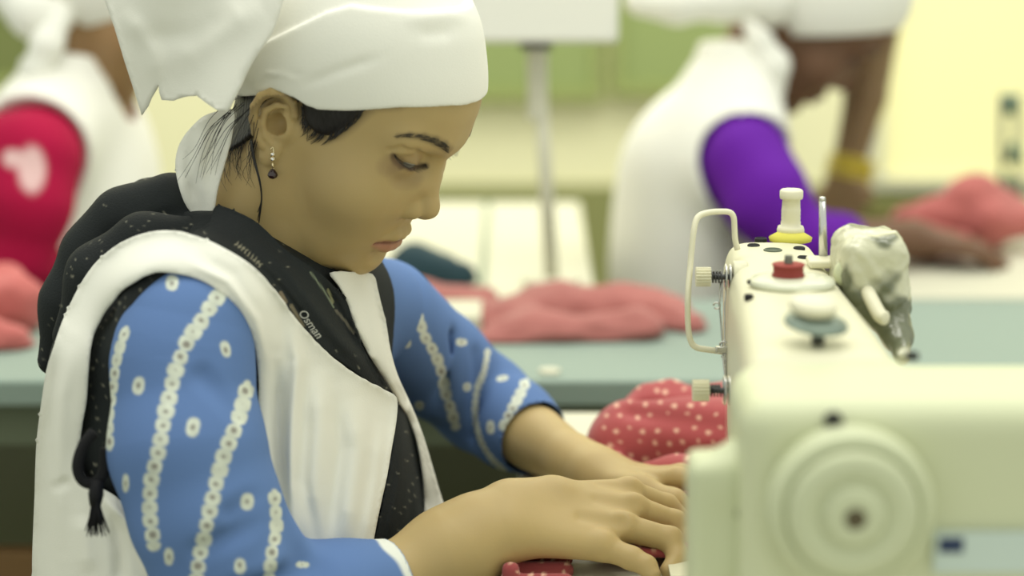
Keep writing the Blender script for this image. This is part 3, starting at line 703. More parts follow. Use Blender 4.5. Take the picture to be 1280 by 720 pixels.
# ------------------------------------------------------------------ headscarf with its knot and tails
def scarf_fold(V):
    p = proj(V); return folds(p[:, 0], p[:, 1], [([(370, 110), (420, 90), (480, 70)], 7, -.0015), ([(500, 26), (560, 18), (590, 26)], 10, .0015), ([(520, 44), (570, 40)], 9, -.0012), ([(330, 92), (370, 96)], 4, .0015), ([(320, 108), (345, 96), (380, 92)], 4, -.001)])
VCW = h2w(VC); VCW = wrinkle(VCW, QC, lambda V: -scarf_fold(V) * -1)
scarf = from_np('headscarf', VCW, QC, M['white'], woman, label='white cotton headscarf tied behind the head')
flapY = lambda px, py: 1.700 + ((335 - px) / 205) ** 2 * .085 + .012 * np.sin((px + py * .45) / 34.)
sheet('scarf_flap', [(284, 139), (294, 121), (304, 99), (315, 78), (327, 60), (339, 43), (348, 20), (354, 0), (362, -40), (126, -40), (132, 4), (143, 35), (155, 75), (167, 112), (177, 144), (184, 134), (191, 119), (198, 105), (199, 116), (202, 125), (215, 126), (232, 121), (245, 119), (258, 129), (270, 137)],
      flapY, M['white'], scarf, closed_spline=0, smooth=2, fold=[([(205, 95), (260, 40), (330, 0)], 22, .006), ([(160, 50), (240, 45), (300, 10)], 14, -.004), ([(200, 110), (190, 60), (150, 10)], 12, .005)], step=5)
sheet('scarf_tail', [(292, 138), (268, 141), (252, 147), (240, 158), (230, 170), (222, 186), (219, 208), (224, 235), (233, 258), (246, 271), (262, 276), (268, 260), (271, 240), (276, 218), (283, 195), (290, 170)],
      lambda px, py: 1.752 + ((265 - px) / 60) ** 2 * .02 + .004 * np.sin(px / 8 + py / 30), M['white'], scarf, smooth=2, fold=[([(262, 155), (250, 200), (256, 265)], 8, .005), ([(240, 170), (234, 215), (244, 258)], 6, -.005), ([(278, 165), (266, 225)], 4, -.003)], step=4)
kn = S().ell(wp(262, -10, 1.80), (.055, .05, .045)).rc(wp(262, 20, 1.78), wp(270, 88, 1.785), .03, .020, .02).rc(wp(320, 50, 1.785), wp(282, 75, 1.785), .042, .028, .02)
a, b = grown(kn, *bounds(wp(262, -20, 1.8), wp(285, 130, 1.78), wp(330, 60, 1.78), pad=.07), .003)
from_np('scarf_knot', a, b, M['white'], scarf)
# ------------------------------------------------------------------ loose hair
bm = bmesh.new(); HW = lambda P: HEADN(w2h(P))
gx_, gy_ = np.arange(240, 606, 2.5), np.arange(100, 300, 2.5); _gx, _gy = np.meshgrid(gx_, gy_)
def depth_map(off): return march(HW, _gx.ravel(), _gy.ravel(), 1.5, off).reshape(_gx.shape)
DM = depth_map(.0008)
def look(px, py, lift=0.):
    fx = np.clip((np.asarray(px) - 240) / 2.5, 0, len(gx_) - 1.001); fy = np.clip((np.asarray(py) - 100) / 2.5, 0, len(gy_) - 1.001); i, j = fx.astype(int), fy.astype(int); u, v = fx - i, fy - j
    return DM[j, i] * (1 - u) * (1 - v) + DM[j, i + 1] * u * (1 - v) + DM[j + 1, i] * (1 - u) * v + DM[j + 1, i + 1] * u * v - lift
def hs2(pts, lift=0.):
    p = np.array(pts, float); return w2h(W(p[:, 0], p[:, 1], look(p[:, 0], p[:, 1], lift)))
def strand(pts, r0, r1, off=.003, Y=None, n=5):
    p = spline(np.array(pts, float), n)
    y = look(p[:, 0], p[:, 1], off) if Y is None else np.interp(np.arange(len(p)), [0, len(p) - 1], Y)
    P = W(p[:, 0], p[:, 1], y); add_tube(bm, [tuple(q) for q in P], list(np.linspace(r0, r1, len(P))), 5)
rr = random.Random(3)
for i in range(15):                                             # wisps over the scarf tail
    x0 = 292 + rr.uniform(-8, 22); y0 = 133 + rr.uniform(-6, 10); e = rr.random()
    strand([(x0, y0), (x0 - 12 - 14 * e, y0 + 22), (x0 - 20 - 26 * e, y0 + 48 + 10 * e), (x0 - 24 - 38 * e + rr.uniform(-4, 4), y0 + 66 + 26 * rr.random())], .00032, .0001, Y=(1.738, 1.735))
from_bm('hair_wisps', bm, M['hair'], bpy.data.objects['hair'], True); bm = bmesh.new()
for i in range(44):                                             # nape
    x0 = 288 + rr.uniform(-12, 36); y0 = 140 + rr.uniform(0, 40); L_ = rr.uniform(30, 75)
    strand([(x0, y0), (x0 - 5 + rr.uniform(-3, 3), y0 + L_ * .35), (x0 - 8 + rr.uniform(-5, 5), y0 + L_ * .7), (x0 - 6 + rr.uniform(-8, 8), y0 + L_)], .00032, .00008, off=.0012)
for i in range(10):                                             # lock hanging behind the ear
    d = rr.uniform(-2, 2); strand([(314 + d, 175), (318 + d, 200), (325 + d * .6, 228), (327 + d * .5, 250), (323 + d, 272 + rr.uniform(-8, 8))], .0005, .0002, off=.003)
from_bm('nape_hair', bm, M['hair'], bpy.data.objects['hair'], True); bm = bmesh.new()
for i in range(90):                                             # hairline in front of the ear
    t = rr.random(); q = np.array([(378, 140), (386, 155), (400, 166), (418, 168), (436, 158), (455, 142)]); k = t * 5; j = int(k); b0 = q[j] * (1 - k + j) + q[min(j + 1, 5)] * (k - j)
    L_ = rr.uniform(6, 22); dx, dy = (-.75, .66) if t > .25 else (-.2, 1)
    strand([b0 + (rr.uniform(-2, 2), -8), b0 + (dx * L_ * .4, dy * L_ * .4), b0 + (dx * L_ + rr.uniform(-3, 3), dy * L_)], .0005, .00012, off=.0008, n=3)
for i in range(6):
    strand([(372, 128), (374 + i, 124), (384 + i * 2, 128)], .0004, .0002, off=.004)
from_bm('temple_hair', bm, M['hair'], bpy.data.objects['hair'], True)
# eyebrows and lashes
bm = bmesh.new(); bp = spline(np.array(BROW, float), 10)
bm2 = bmesh.new()
def mirror_tube(P, r, lim=0.):
    for sg in (1, -1):
        if sg == -1 and abs(P[0][1]) < lim: continue
        add_tube(bm if sg > 0 else bm2, [tuple(h2w([a - (.0006 if sg < 0 else 0), l * sg, u - (.003 if sg < 0 else 0)])) for a, l, u in P], r, 4)
for i in range(90):
    t = rr.random() ** .8; k = t * (len(bp) - 1); j = int(k); c = bp[j]; d = bp[min(j + 1, len(bp) - 1)] - c; d = -d / (np.hypot(*d) + 1e-9); wd = np.interp(t, [0, .35, .7, 1], [1.2, 2.6, 4.2, 4.4])
    o_ = rr.uniform(-1, 1) * wd; a = c + np.array([0, o_]); up = np.array([-d[1], d[0]]) * (-.25 - .35 * t); L_ = rr.uniform(5, 9)
    P = hs2([a, a + (d + up * .6) * L_ * .5, a + (d + up * .4) * L_], .0); mirror_tube(P, [.00026, .00022, .0001], .024)
M['brow'] = mat('soft_brow_hair', (.06, .05, .035), .7)
from_bm('eyebrow', bm, M['brow'], woman, True); from_bm('eyebrow', bm2, M['brow'], woman, True); bm2 = bmesh.new()
bm = bmesh.new(); ep = spline(np.array(EYE_LN, float) - [0, 2.0], 8)
for i in range(30):
    k = i / 29 * (len(ep) - 1); j = min(int(k), len(ep) - 2); c = ep[j] * (1 - k + j) + ep[j + 1] * (k - j)
    b0 = np.array(hs2([c], -.0006)[0]); t = i / 29
    dv = np.array([.75, -.45 + .5 * t, -.50]); dv /= np.linalg.norm(dv); L_ = .0045 + .0025 * math.sin(t * 3.14) + rr.uniform(-.0008, .0008)
    P = [b0, b0 + dv * L_ * .5, b0 + dv * L_ + np.array([.0004, 0, .0012])]; mirror_tube(P, [.00032, .00026, .0001])
from_bm('eyelashes', bm, M['hair'], woman, True); from_bm('eyelashes', bm2, M['hair'], woman, True)
th, ph = np.meshgrid(np.linspace(0, math.pi, 40), np.linspace(0, 2 * math.pi, 64, endpoint=False), indexing='ij')
D = np.stack([np.cos(th), np.sin(th) * np.cos(ph), np.sin(th) * np.sin(ph)], -1).reshape(-1, 3)
g = np.array([.90, 0, -.43])
ang = np.arccos(np.clip(D @ g, -1, 1)); ec = np.tile([.34, .32, .26], (len(D), 1)); ec[ang < .60] = [.035, .018, .01]; ec[ang < .22] = [.004, .004, .004]
i0 = np.arange(39)[:, None] * 64 + np.arange(64)[None]; i1 = np.arange(39)[:, None] * 64 + (np.arange(64)[None] + 1) % 64
EQ = np.stack([i0, i1, i1 + 64, i0 + 64], -1).reshape(-1, 4)
for sg in (-1, 1):
    from_np('eye', h2w(D * [.0132, .0150, .0128] + [.0765, sg * .031, .0165]), EQ, M['eye'], woman, ec)
# ------------------------------------------------------------------ earring
ez = h2w((.0000, -.0770, -.0215)); Ye = float(ez[1]) - .001
def ep_(px, py): return wp(px, py, Ye)
bm = bmesh.new()
add_tube(bm, spline([ep_(338, 187), ep_(341, 184), ep_(342, 190), ep_(341, 194)], 5), .0004, 6); add_rod(bm, ep_(341, 203), ep_(341, 210), .0007)
for y in (192.5, 198.5): add_lathe(bm, np.array(ep_(341, y)) + [0, 0, 0], (0, -1, .1), [(.0004, -.0012), (.0017, -.0008), (.0019, 0), (.0014, .0006), (.0003, .0007)], 16)
add_tube(bm, [ep_(338, 214), ep_(341, 209), ep_(344, 214)], .0005, 6)
er = from_bm('earring', bm, M['gold'], woman, True)
bm = bmesh.new()
for y in (192.5, 198.5): add_lathe(bm, np.array(ep_(341, y)) + [0, -.0006, 0], (0, -1, .1), [(.0013, 0), (.0013, .0004), (.0007, .0009), (.0001, .0010)], 8)
from_bm('crystal', bm, M['crystal'], er)
bm = bmesh.new(); add_lathe(bm, ep_(341, 224), (0, 0, 1), [(.0004, 0), (.0030, .0012), (.0040, .0030), (.0034, .0050), (.0016, .0074), (.0004, .0084)], 20)
from_bm('drop_stone', bm, M['darkstone'], er, True)

# ------------------------------------------------------------------ sewing machine and its table
TZ = .79
M['enamel'] = mat('cream_enamel', lin(212, 209, 182), .38, spec=.35)
M['enamel2'] = mat('pale_green_enamel', lin(202, 207, 173), .45, spec=.4)
M['enamel_body'] = mat('cream_enamel_shaded', lin(206, 210, 176), .42, spec=.35)  # cream enamel with the shade of the column's front mixed into the colour
M['plastic'] = mat('cream_plastic', lin(224, 220, 195), .45)
M['steel'] = mat('polished_steel', (.62, .62, .60), .25, metal=1)
M['dsteel'] = mat('dark_steel', (.10, .10, .10), .35, metal=.8)
M['dark'] = mat('dark_hole', (.015, .015, .015), .6)
M['clear'] = mat('clear_plastic', (.92, .94, .88), .12, trans=.85, ior=1.3)
M['laminate'] = mat('white_laminate', lin(208, 206, 186), .5, var=.02, vscale=6)
M['navy'] = mat('dark_blue_print', lin(50, 62, 92), .6)
mach = empty('sewing_machine', (.20, 1.5, TZ), 'cream industrial sewing machine seen from its round handwheel end', 'sewing machine')
def sect(xl, xr, zb, zt, r, n=8, e=3.2):
    """rounded rectangle section"""
    out = []
    for k in range(4 * n):
        a = 2 * math.pi * (k + .5) / (4 * n); c, s_ = math.cos(a), math.sin(a)
        out.append(((xl + xr) / 2 + (xr - xl) / 2 * math.copysign(abs(c) ** (2 / e), c), (zb + zt) / 2 + (zt - zb) / 2 * math.copysign(abs(s_) ** (2 / e), s_)))
    return out
def add_loft(bm, secs, e=3.2, n=8):
    rings = []
    for (y, xl, xr, zb, zt) in secs: rings.append([bm.verts.new((x, y, z)) for x, z in sect(xl, xr, zb, zt, 0, n, e)])
    for a, b in zip(rings, rings[1:]):
        for i in range(len(a)): bm.faces.new((a[i], b[i], b[(i + 1) % len(a)], a[(i + 1) % len(a)]))
    bm.faces.new(rings[0]); bm.faces.new(list(reversed(rings[-1])))
ZT = 1.030
# arm
arm = S()
bm = bmesh.new()
add_loft(bm, [(1.815, .184, .222, .94, 1.006), (1.811, .176, .229, .930, 1.019), (1.802, .169, .235, .92, 1.027), (1.785, .1650, .2375, .915, 1.030), (1.70, .1605, .2385, .915, ZT), (1.62, .1560, .2400, .915, ZT), (1.60, .1555, .2400, .925, ZT), (1.50, .150, .2420, .935, ZT), (1.42, .144, .2430, .93, ZT), (1.36, .136, .2440, .90, ZT)], 5.5, 12)
from_bm('arm', bm, M['enamel'], mach, True)
bm = bmesh.new()      # head carrying the needle bar
add_loft(bm, [(1.771, .176, .222, .865, .990), (1.764, .168, .230, .860, .995), (1.70, .165, .232, .858, .995), (1.665, .166, .230, .865, .990)], 5, 10)
from_bm('needle_head', bm, M['enamel'], mach, True)
# column and motor housing
col_ = S().add(('box', (.2505, 1.335, .910), (.1185, .055, .1200), .018)).add(('box', (.196, 1.375, .916), (.053, .055, .1115), .020), .008)
a, b = grown(col_, (.08, 1.22, TZ - .03), (.42, 1.48, 1.08), .0035)
from_np('column', a, b, M['enamel_body'], mach)
bm = bmesh.new(); add_box(bm, (.23, 1.56, TZ + .006), (.20, .50, .012)); from_bm('bed', bm, M['enamel'], mach, bevel=.004)
bm = bmesh.new(); add_box(bm, (.1450, 1.70, TZ + .0130), (.055, .10, .002)); from_bm('needle_plate', bm, M['enamel'], mach, bevel=.0006)
bm = bmesh.new(); add_rod(bm, (.178, 1.71, .865), (.178, 1.71, .822), .003); add_rod(bm, (.178, 1.71, .832), (.178, 1.71, .815), .0045); add_rod(bm, (.178, 1.71, .822), (.178, 1.71, .800), .0008); add_rod(bm, (.178, 1.73, .865), (.178, 1.73, .815), .0035)
add_box(bm, (.174, 1.715, .8075), (.022, .010, .003)); add_box(bm, (.182, 1.728, .812), (.006, .010, .012)); from_bm('presser_foot', bm, M['steel'], mach, bevel=.0005)
# handwheel
hc = Vector(wp(1070, 650, 1.245))
hub = from_bm('handwheel', (lambda b: (add_lathe(b, hc + Vector((0, .035, 0)), (0, -1, 0), [(.036, 0), (.0455, .001), (.0470, .006), (.0470, .0165), (.0450, .0215), (.0415, .0240), (.0395, .0242), (.0385, .0225), (.0372, .0205), (.0368, .0270), (.0345, .0300), (.0265, .0310), (.0205, .0290), (.0185, .0275), (.0175, .0315), (.0150, .0335), (.0095, .0342), (.0065, .0335)], 72), b)[1])(bmesh.new()), M['enamel2'], mach, True)
bm = bmesh.new(); add_lathe(bm, hc + Vector((0, .002, 0)), (0, -1, 0), [(.0065, -.002), (.0062, .0006), (.0050, .0012), (.003, .0012)], 24); from_bm('wheel_screw', bm, mat('brown_screw', lin(92, 84, 62), .5), hub, True)
# lever box beside the column
bx = S().add(('box', wp(908, 655, 1.335), (.0235, .022, .042), .006)).add(('box', wp(940, 640, 1.335), (.018, .022, .034), .008), .01)
bx.rc(wp(906, 600, 1.330), wp(930, 575, 1.335), .016, .014, .012)
a, b = grown(bx, *bounds(wp(905, 680, 1.335), wp(940, 590, 1.335), pad=.065), .003)
lb = from_np('lever_box', a, b, M['enamel2'], mach)
bm = bmesh.new(); add_rod(bm, np.array(wp(926, 642, 1.314)), np.array(wp(926, 642, 1.309)), .0035); from_bm('screw', bm, mat('olive_screw', lin(140, 145, 110), .5), lb)
for (x, y, Y, r, dy) in ((1041, 524, 1.283, .0052, .008),):
    bm = bmesh.new(); add_rod(bm, np.array(wp(x, y, Y)), np.array(wp(x, y, Y)) + [0, -dy, 0], r); from_bm('oil_plug', bm, M['dark'], mach, bevel=.001)
# sticker with dark mark and pale panel
def plate(name, x0, y0, x1, y1, Y, m, parent, th=.001):
    a, b = np.array(wp(x0, y0, Y)), np.array(wp(x1, y1, Y)); bm = bmesh.new(); add_box(bm, ((a[0] + b[0]) / 2, Y, (a[2] + b[2]) / 2), (abs(b[0] - a[0]), th, abs(a[2] - b[2]))); return from_bm(name, bm, m, parent)
pan = plate('name_plate', 1168, 664, 1320, 716, 1.2770, mat('pale_blue_sticker', lin(198, 212, 205), .4), mach, .0012)
plate('printed_mark', 1174, 672, 1204, 691, 1.2762, M['navy'], pan, .0006)
# things on top of the arm
ov = [(942, 307, 8, 3), (951, 299, 8, 2.6), (966, 313, 12, 4), (999, 310.5, 7.5, 2.6), (1004, 322, 7.5, 2.6), (936, 370, 6, 2.2), (1140, 443, 9, 3.6)]
def topY(py, z): 
    Y = 1.5
    for _ in range(30):
        e = float(proj([0, Y, z])[1]) - py; Y += e * .0025
    return Y
for i, (x, y, rx, ry) in enumerate(ov):
    Y = topY(y, ZT); p = wp(x, y, Y); r = rx / (F_PX / Y)
    bm = bmesh.new(); add_lathe(bm, (p[0], p[1], ZT - .003), (0, 0, 1), [(r, 0), (r, .0036), (r * .85, .0042), (r * .8, .0030)], 28); from_bm('oil_hole', bm, mat('oil_hole_green', lin(88, 98, 80), .5) if i == 2 else M['dark'], mach, True)
def lathe_at(name, px, py, z, prof, m, parent=mach, axis=(0, 0, 1), seg=40, Y=None):
    Y = topY(py, z) if Y is None else Y; p = wp(px, py, Y); bm = bmesh.new(); add_lathe(bm, p, axis, prof, seg); return from_bm(name, bm, m, parent, True)
post = lathe_at('tension_post', 988, 296, ZT, [(.0105, 0), (.0108, .006), (.0100, .0085), (.0078, .0090), (.0078, .012), (.0073, .0135), (.0076, .015), (.0073, .0165), (.0076, .018), (.0073, .0195), (.0076, .021), (.0073, .0225), (.0070, .0300), (.0088, .0305), (.0092, .0325), (.0092, .0365), (.0080, .0378), (.0030, .0380)], M['plastic'])
lathe_at('felt_washer', 988, 299, ZT, [(.0165, -.001), (.0170, .0015), (.0120, .0045), (.006, .0045)], mat('lime_felt', lin(196, 190, 84), .9), post)
p0 = wp(1029, 334, 1.70)
bm = bmesh.new(); add_rod(bm, (p0[0], p0[1], ZT), np.array(wp(1028, 248, 1.70)), .0034, .0024); add_rod(bm, np.array(wp(1028, 250, 1.70)), np.array(wp(1028, 246, 1.70)), .0028, .002)
rod = from_bm('thread_rod', bm, M['steel'], mach, True)
bm = bmesh.new(); add_box(bm, (p0[0] + .002, 1.69, ZT + .003), (.030, .024, .006)); from_bm('rod_base', bm, M['plastic'], rod, bevel=.002)
# bobbin winder
wb = wp(985, 356, topY(356, ZT)); bm = bmesh.new(); add_lathe(bm, (wb[0] + .003, wb[1], ZT), (0, 0, 1), [(.0300, 0), (.0305, .002), (.0290, .0045), (.0200, .0060), (.012, .0065)], 48)
bw = from_bm('bobbin_winder', bm, mat('milky_plate', lin(206, 208, 186), .2, spec=.6), mach, True)
bm = bmesh.new(); add_lathe(bm, (wb[0], wb[1], ZT + .0065), (0, 0, 1), [(.0115, 0), (.0118, .0006), (.0115, .0012), (.0108, .0014), (.0108, .0072), (.0115, .0074), (.0118, .0080), (.0115, .0086), (.003, .0088)], 40); from_bm('bobbin', bm, mat('red_thread', lin(150, 66, 60), .7, bump=.4, bscale=900, aniso=(.1, .1, 6)), bw, True)
bm = bmesh.new(); add_rod(bm, (wb[0], wb[1], ZT + .015), (wb[0], wb[1], ZT + .0215), .0032, .0028); from_bm('winder_pin', bm, mat('grey_pin', lin(120, 122, 112), .4, metal=.5), bw, bevel=.0006)
bm = bmesh.new(); add_box(bm, (wb[0] - .024, wb[1], ZT + .002), (.010, .0035, .003)); from_bm('winder_tab', bm, M['dark'], bw, bevel=.0005)
# stop lever of the winder: dark stem, grey disc, cream cap
Yk = 1.435; kb = wp(1022, 437, Yk)
bm = bmesh.new(); add_rod(bm, (kb[0], Yk, ZT - .002), (kb[0], Yk, ZT + .012), .0042); sk = from_bm('knob_stem', bm, M['dsteel'], mach, True)
ax = Vector((.10, -.16, 1)).normalized()
bm = bmesh.new(); add_lathe(bm, (kb[0] - .002, Yk, ZT + .0085), ax, [(.006, 0), (.0150, .0018), (.0205, .0040), (.0200, .0062), (.0130, .0088), (.008, .0098), (.004, .0100)], 44); from_bm('disc_knob', bm, mat('blue_grey_disc', lin(128, 142, 132), .4, metal=.3), sk, True)
bm = bmesh.new(); add_lathe(bm, (kb[0] - .004, Yk + .002, ZT + .0180), ax, [(.0095, 0), (.0105, .002), (.0150, .0035), (.0155, .008), (.0135, .0100), (.004, .0108)], 40); from_bm('knob_cap', bm, M['plastic'], sk, True)
# thread guard, bent cream wire
bm = bmesh.new()
gp = [wp(922, 312, 1.735), wp(919, 300, 1.735), wp(918, 285, 1.735), wp(917, 272, 1.734), wp(912, 265.5, 1.733), wp(900, 264.5, 1.730), wp(884, 266, 1.725), wp(872, 272, 1.72), wp(867, 290, 1.715), wp(863, 330, 1.71), wp(860, 370, 1.70), wp(860, 405, 1.70), wp(863, 425, 1.70), wp(870, 434, 1.70), wp(885, 437, 1.70), wp(908, 440, 1.70)]
add_tube(bm, [tuple(q) for q in spline(gp, 4)], .0023, 10); from_bm('thread_guard', bm, M['plastic'], mach, True)
# two thread tension knobs on the operator's side
for (x, y, Y, sc_, nd) in ((879, 346, 1.70, 1., 2), (876, 488, 1.63, 1.12, 4)):
    p = Vector(wp(x, y, Y)); k = F_PX / Y; bm = bmesh.new(); r = 12.5 * sc_ / k; L_ = 19 * sc_ / k
    tips = []
    rings = []
    for xx in (-L_ / 2, L_ / 2):
        rings.append([bm.verts.new(p + Vector((xx, (r - (.0015 if j % 4 > 1 else 0)) * math.cos(j * math.pi / 36), (r - (.0015 if j % 4 > 1 else 0)) * math.sin(j * math.pi / 36)))) for j in range(72)])
    for j in range(72): bm.faces.new((rings[0][j], rings[0][(j + 1) % 72], rings[1][(j + 1) % 72], rings[1][j]))
    bm.faces.new(list(reversed(rings[0]))); bm.faces.new(rings[1]); bmesh.ops.recalc_face_normals(bm, faces=bm.faces)
    kn_ = from_bm('tension_knob', bm, M['plastic'], mach)
    bm = bmesh.new(); add_rod(bm, p, p + Vector((.030, 0, 0)), .0022)
    sp = [(p + Vector((L_ / 2 + .009 * t, .0042 * math.cos(t * 25), .0042 * math.sin(t * 25)))) for t in np.linspace(0, 1, 60)]; add_tube(bm, sp, .0007, 6); from_bm('tension_spring', bm, M['dsteel'], kn_, True)
    bm = bmesh.new()
    for j in range(nd): add_lathe(bm, p + Vector((L_ / 2 + .010 + .0032 * j, 0, 0)), (1, 0, 0), [(.003, 0), (.0085 * sc_, .0003), (.0102 * sc_, .0012), (.0085 * sc_, .0020), (.003, .0022)], 32)
    from_bm('tension_disc', bm, M['steel'], kn_, True)
    bm = bmesh.new(); add_lathe(bm, p + Vector((L_ / 2 + .010 + .0032 * nd, 0, 0)), (1, 0, 0), [(.0115, 0), (.0120, .001), (.0120, .010), (.011, .011)], 32); from_bm('tension_base', bm, M['enamel'], kn_, True)
bm = bmesh.new(); add_tube(bm, [wp(901, 352, 1.70), wp(899, 380, 1.70), wp(901, 402, 1.70), wp(903, 430, 1.70), wp(905, 460, 1.68), wp(911, 505, 1.67)], .0007, 6)
add_tube(bm, [wp(908, 352, 1.70), wp(906, 385, 1.70), wp(906, 425, 1.70), wp(908, 470, 1.68)], .0006, 6); from_bm('take_up_wire', bm, M['steel'], mach, True)
def ring(bm, c, r, t, ax=(0, 1, 0)):
    q = Vector(ax).to_track_quat('Z', 'Y').to_matrix(); c = Vector(c); add_tube(bm, [c + q @ Vector((r * math.cos(a), r * math.sin(a), 0)) for a in np.linspace(0, 5.6, 16)], t, 6)
for x, y, r in ((896, 382, .0024), (905, 432, .0032), (907, 447, .0028), (901, 437, .0024), (910, 455, .003)): bm = bmesh.new(); ring(bm, wp(x, y, 1.695), r, .0007, (.2, 1, .1)); from_bm('thread_eyelet', bm, M['steel'], mach, True)
bm = bmesh.new(); add_box(bm, wp(903, 437, 1.69), (.010, .004, .005)); from_bm('eyelet_block', bm, M['steel'], mach, bevel=.0005)
# lamp wrapped in crumpled plastic film
lamp = S().add(('box', wp(1088, 338, 1.665), (.0235, .030, .0290), .013)).add(('box', wp(1062, 330, 1.690), (.0125, .022, .0260), .011), .012)
lamp.rc(wp(1100, 375, 1.66), wp(1122, 420, 1.63), .017, .010, .02).rc(wp(1122, 420, 1.63), wp(1128, 446, 1.60), .009, .006, .01)
a, b = grown(lamp, *bounds(wp(1088, 338, 1.665), wp(1128, 446, 1.60), pad=.06), .0018)
def crumple(V):
    d = np.zeros(len(V)); r = np.random.RandomState(4)
    for i in range(26):
        n = r.normal(size=3); n /= np.linalg.norm(n); o = r.uniform(-1, 1, 3) * .03 + np.array(wp(1090, 350, 1.66)); t = np.abs((V - o) @ n); m = r.normal(size=3); m /= np.linalg.norm(m)
        d += np.exp(-(t / .0022) ** 2) * .0011 * np.clip(1 - np.abs((V - o) @ m) / .03, 0, 1) * r.choice([-1, 1])
    return d
a = wrinkle(a, b, crumple)
gm = wob(a, 45, 8, 2); gm = gm + .5 * wob(a, 130, 3, 3); gcol = np.array(lin(205, 204, 178)) + (np.array(lin(104, 108, 86)) - np.array(lin(205, 204, 178))) * np.clip((gm + .08) / .25, 0, 1)[:, None]
lampo = from_np('wrapped_lamp_head', a, b, mat('crumpled_film', (0, 0, 0), .22, vcol=True, spec=.7, bump=.6, bscale=120), mach, gcol, label='lamp head wrapped in crumpled clear film')
bm = bmesh.new(); add_tube(bm, spline([wp(1062, 345, 1.66), wp(1078, 352, 1.65), wp(1088, 372, 1.63), wp(1100, 394, 1.615), wp(1108, 398, 1.61)], 5), [.0052] * 20 + [.004], 12); add_rod(bm, wp(1073, 346, 1.645), wp(1096, 350, 1.645), .0042)
from_bm('release_lever', bm, M['plastic'], mach, True)
bm = bmesh.new(); add_lathe(bm, wp(1060, 342, 1.655), (-.2, -1, .3), [(.010, 0), (.0105, .004), (.008, .007), (.003, .008)], 24); from_bm('lever_pivot', bm, M['enamel2'], mach, True)

# table of the near machine
tbl = empty('sewing_table', (.35, 1.6, 0), 'white laminate sewing table carrying the nearest machine', 'table')
bm = bmesh.new(); add_box(bm, (.006 + .33, 1.625, TZ - .015), (.66, 1.12, .030)); from_bm('table_top', bm, M['laminate'], tbl, bevel=.004)
M['grey_metal'] = mat('grey_painted_metal', lin(150, 158, 148), .5)
for x in (.08, .60):
    for y in (1.13, 2.05):
        bm = bmesh.new(); add_box(bm, (x, y, TZ / 2 - .015), (.05, .04, TZ - .03)); from_bm('leg', bm, M['grey_metal'], tbl, bevel=.003)
for y in (1.13, 2.05):
    bm = bmesh.new(); add_box(bm, (.34, y, .12), (.48, .03, .04)); from_bm('cross_bar', bm, M['grey_metal'], tbl, bevel=.003)
# stool of the seamstress
M['wood'] = mat('brown_wood', lin(120, 92, 58), .6, var=.12, vscale=12, bump=.1, bscale=60)
st = empty('work_stool', (-.20, 1.8, 0), 'low wooden work stool under the seamstress', 'stool')
bm = bmesh.new(); add_box(bm, (-.20, 1.80, .435), (.36, .36, .03)); from_bm('seat', bm, M['wood'], st, bevel=.006)
for x in (-.34, -.06):
    for y in (1.66, 1.94): bm = bmesh.new(); add_box(bm, (x, y, .21), (.035, .035, .42)); from_bm('leg', bm, M['wood'], st, bevel=.003)

# red cloth being sewn
RED = np.array(lin(166, 80, 82)); RED2 = np.array(lin(176, 92, 86))
M['redcloth'] = mat('red_dotted_cotton', (0, 0, 0), .85, vcol=True, spec=.15, bump=.15, bscale=700, sheen=.2)
def dots(V, n, base, gap=19., seed=2, rad=3.2):
    p = proj(V); px, py = p.T; c = np.tile(base, (len(V), 1)) * (1 + .10 * wob(V, 30, seed, 2))[:, None]; best = np.full(len(V), 9.)
    py2 = py * 1.15
    for oy in (-1, 0, 1):
        for ox in (-1, 0, 1):
            iy = np.floor(py2 / gap) + oy; ix = np.floor(px / gap + (iy % 2) * .5) + ox
            h = np.sin(ix * 127.1 + iy * 311.7) * 43758.5453; h -= np.floor(h); h2 = np.sin(ix * 269.5 + iy * 183.3) * 43758.5453; h2 -= np.floor(h2)
            cx = (ix + .5 + .5 * (h - .5) - (iy % 2) * .5) * gap; cy = (iy + .5 + .5 * (h2 - .5)) * gap
            best = np.minimum(best, np.hypot(px - cx, py2 - cy) / (rad * (.65 + .6 * h2)))
    m = np.clip((1.1 - best) / .35, 0, 1)[:, None] * .85
    return c * (1 - m) + np.array(lin(232, 190, 165)) * m
pile = S()
pile.rc(wp(790, 548, 1.99), wp(925, 545, 1.97), .033, .036).rc(wp(765, 560, 1.97), wp(800, 535, 2.02), .018, .026, .03)
pile.rc(wp(812, 500, 2.03), wp(836, 492, 2.04), .016, .012, .018).rc(wp(850, 520, 2.03), wp(930, 515, 2.02), .024, .028, .02)
pile.rc(wp(765, 585, 1.93), wp(850, 600, 1.90), .016, .018, .012).rc(wp(850, 600, 1.90), wp(930, 600, 1.86), .018, .018, .015)
for a, b, r in ((wp(745, 560, 1.93), wp(835, 590, 1.915), .0045), (wp(790, 515, 1.97), wp(920, 535, 1.93), .003), (wp(840, 580, 1.93), wp(925, 568, 1.93), .0035), (wp(800, 508, 2.0), wp(850, 506, 2.0), .003)): pile.sub(('rc', a, b, r, r), .016)
pile.add(('box', (.115, 1.80, TZ + .0145), (.055, .10, .0028), .002), .008)
pile.clip(('half', (0, 0, -1), -(TZ + .001)), .001)
a, b = grown(pile, (-.02, 1.64, TZ - .01), (.30, 2.12, TZ + .16), .0018)
a = wrinkle(a, b, lambda V: .0025 * wob(V, 55, 6, 2) * (V[:, 2] > TZ + .004))
redo = from_np('dotted_cloth', a, b, M['redcloth'], None, dots(a, 0, RED), label='red polka-dot cloth being fed under the nearest machine needle', category='cloth')
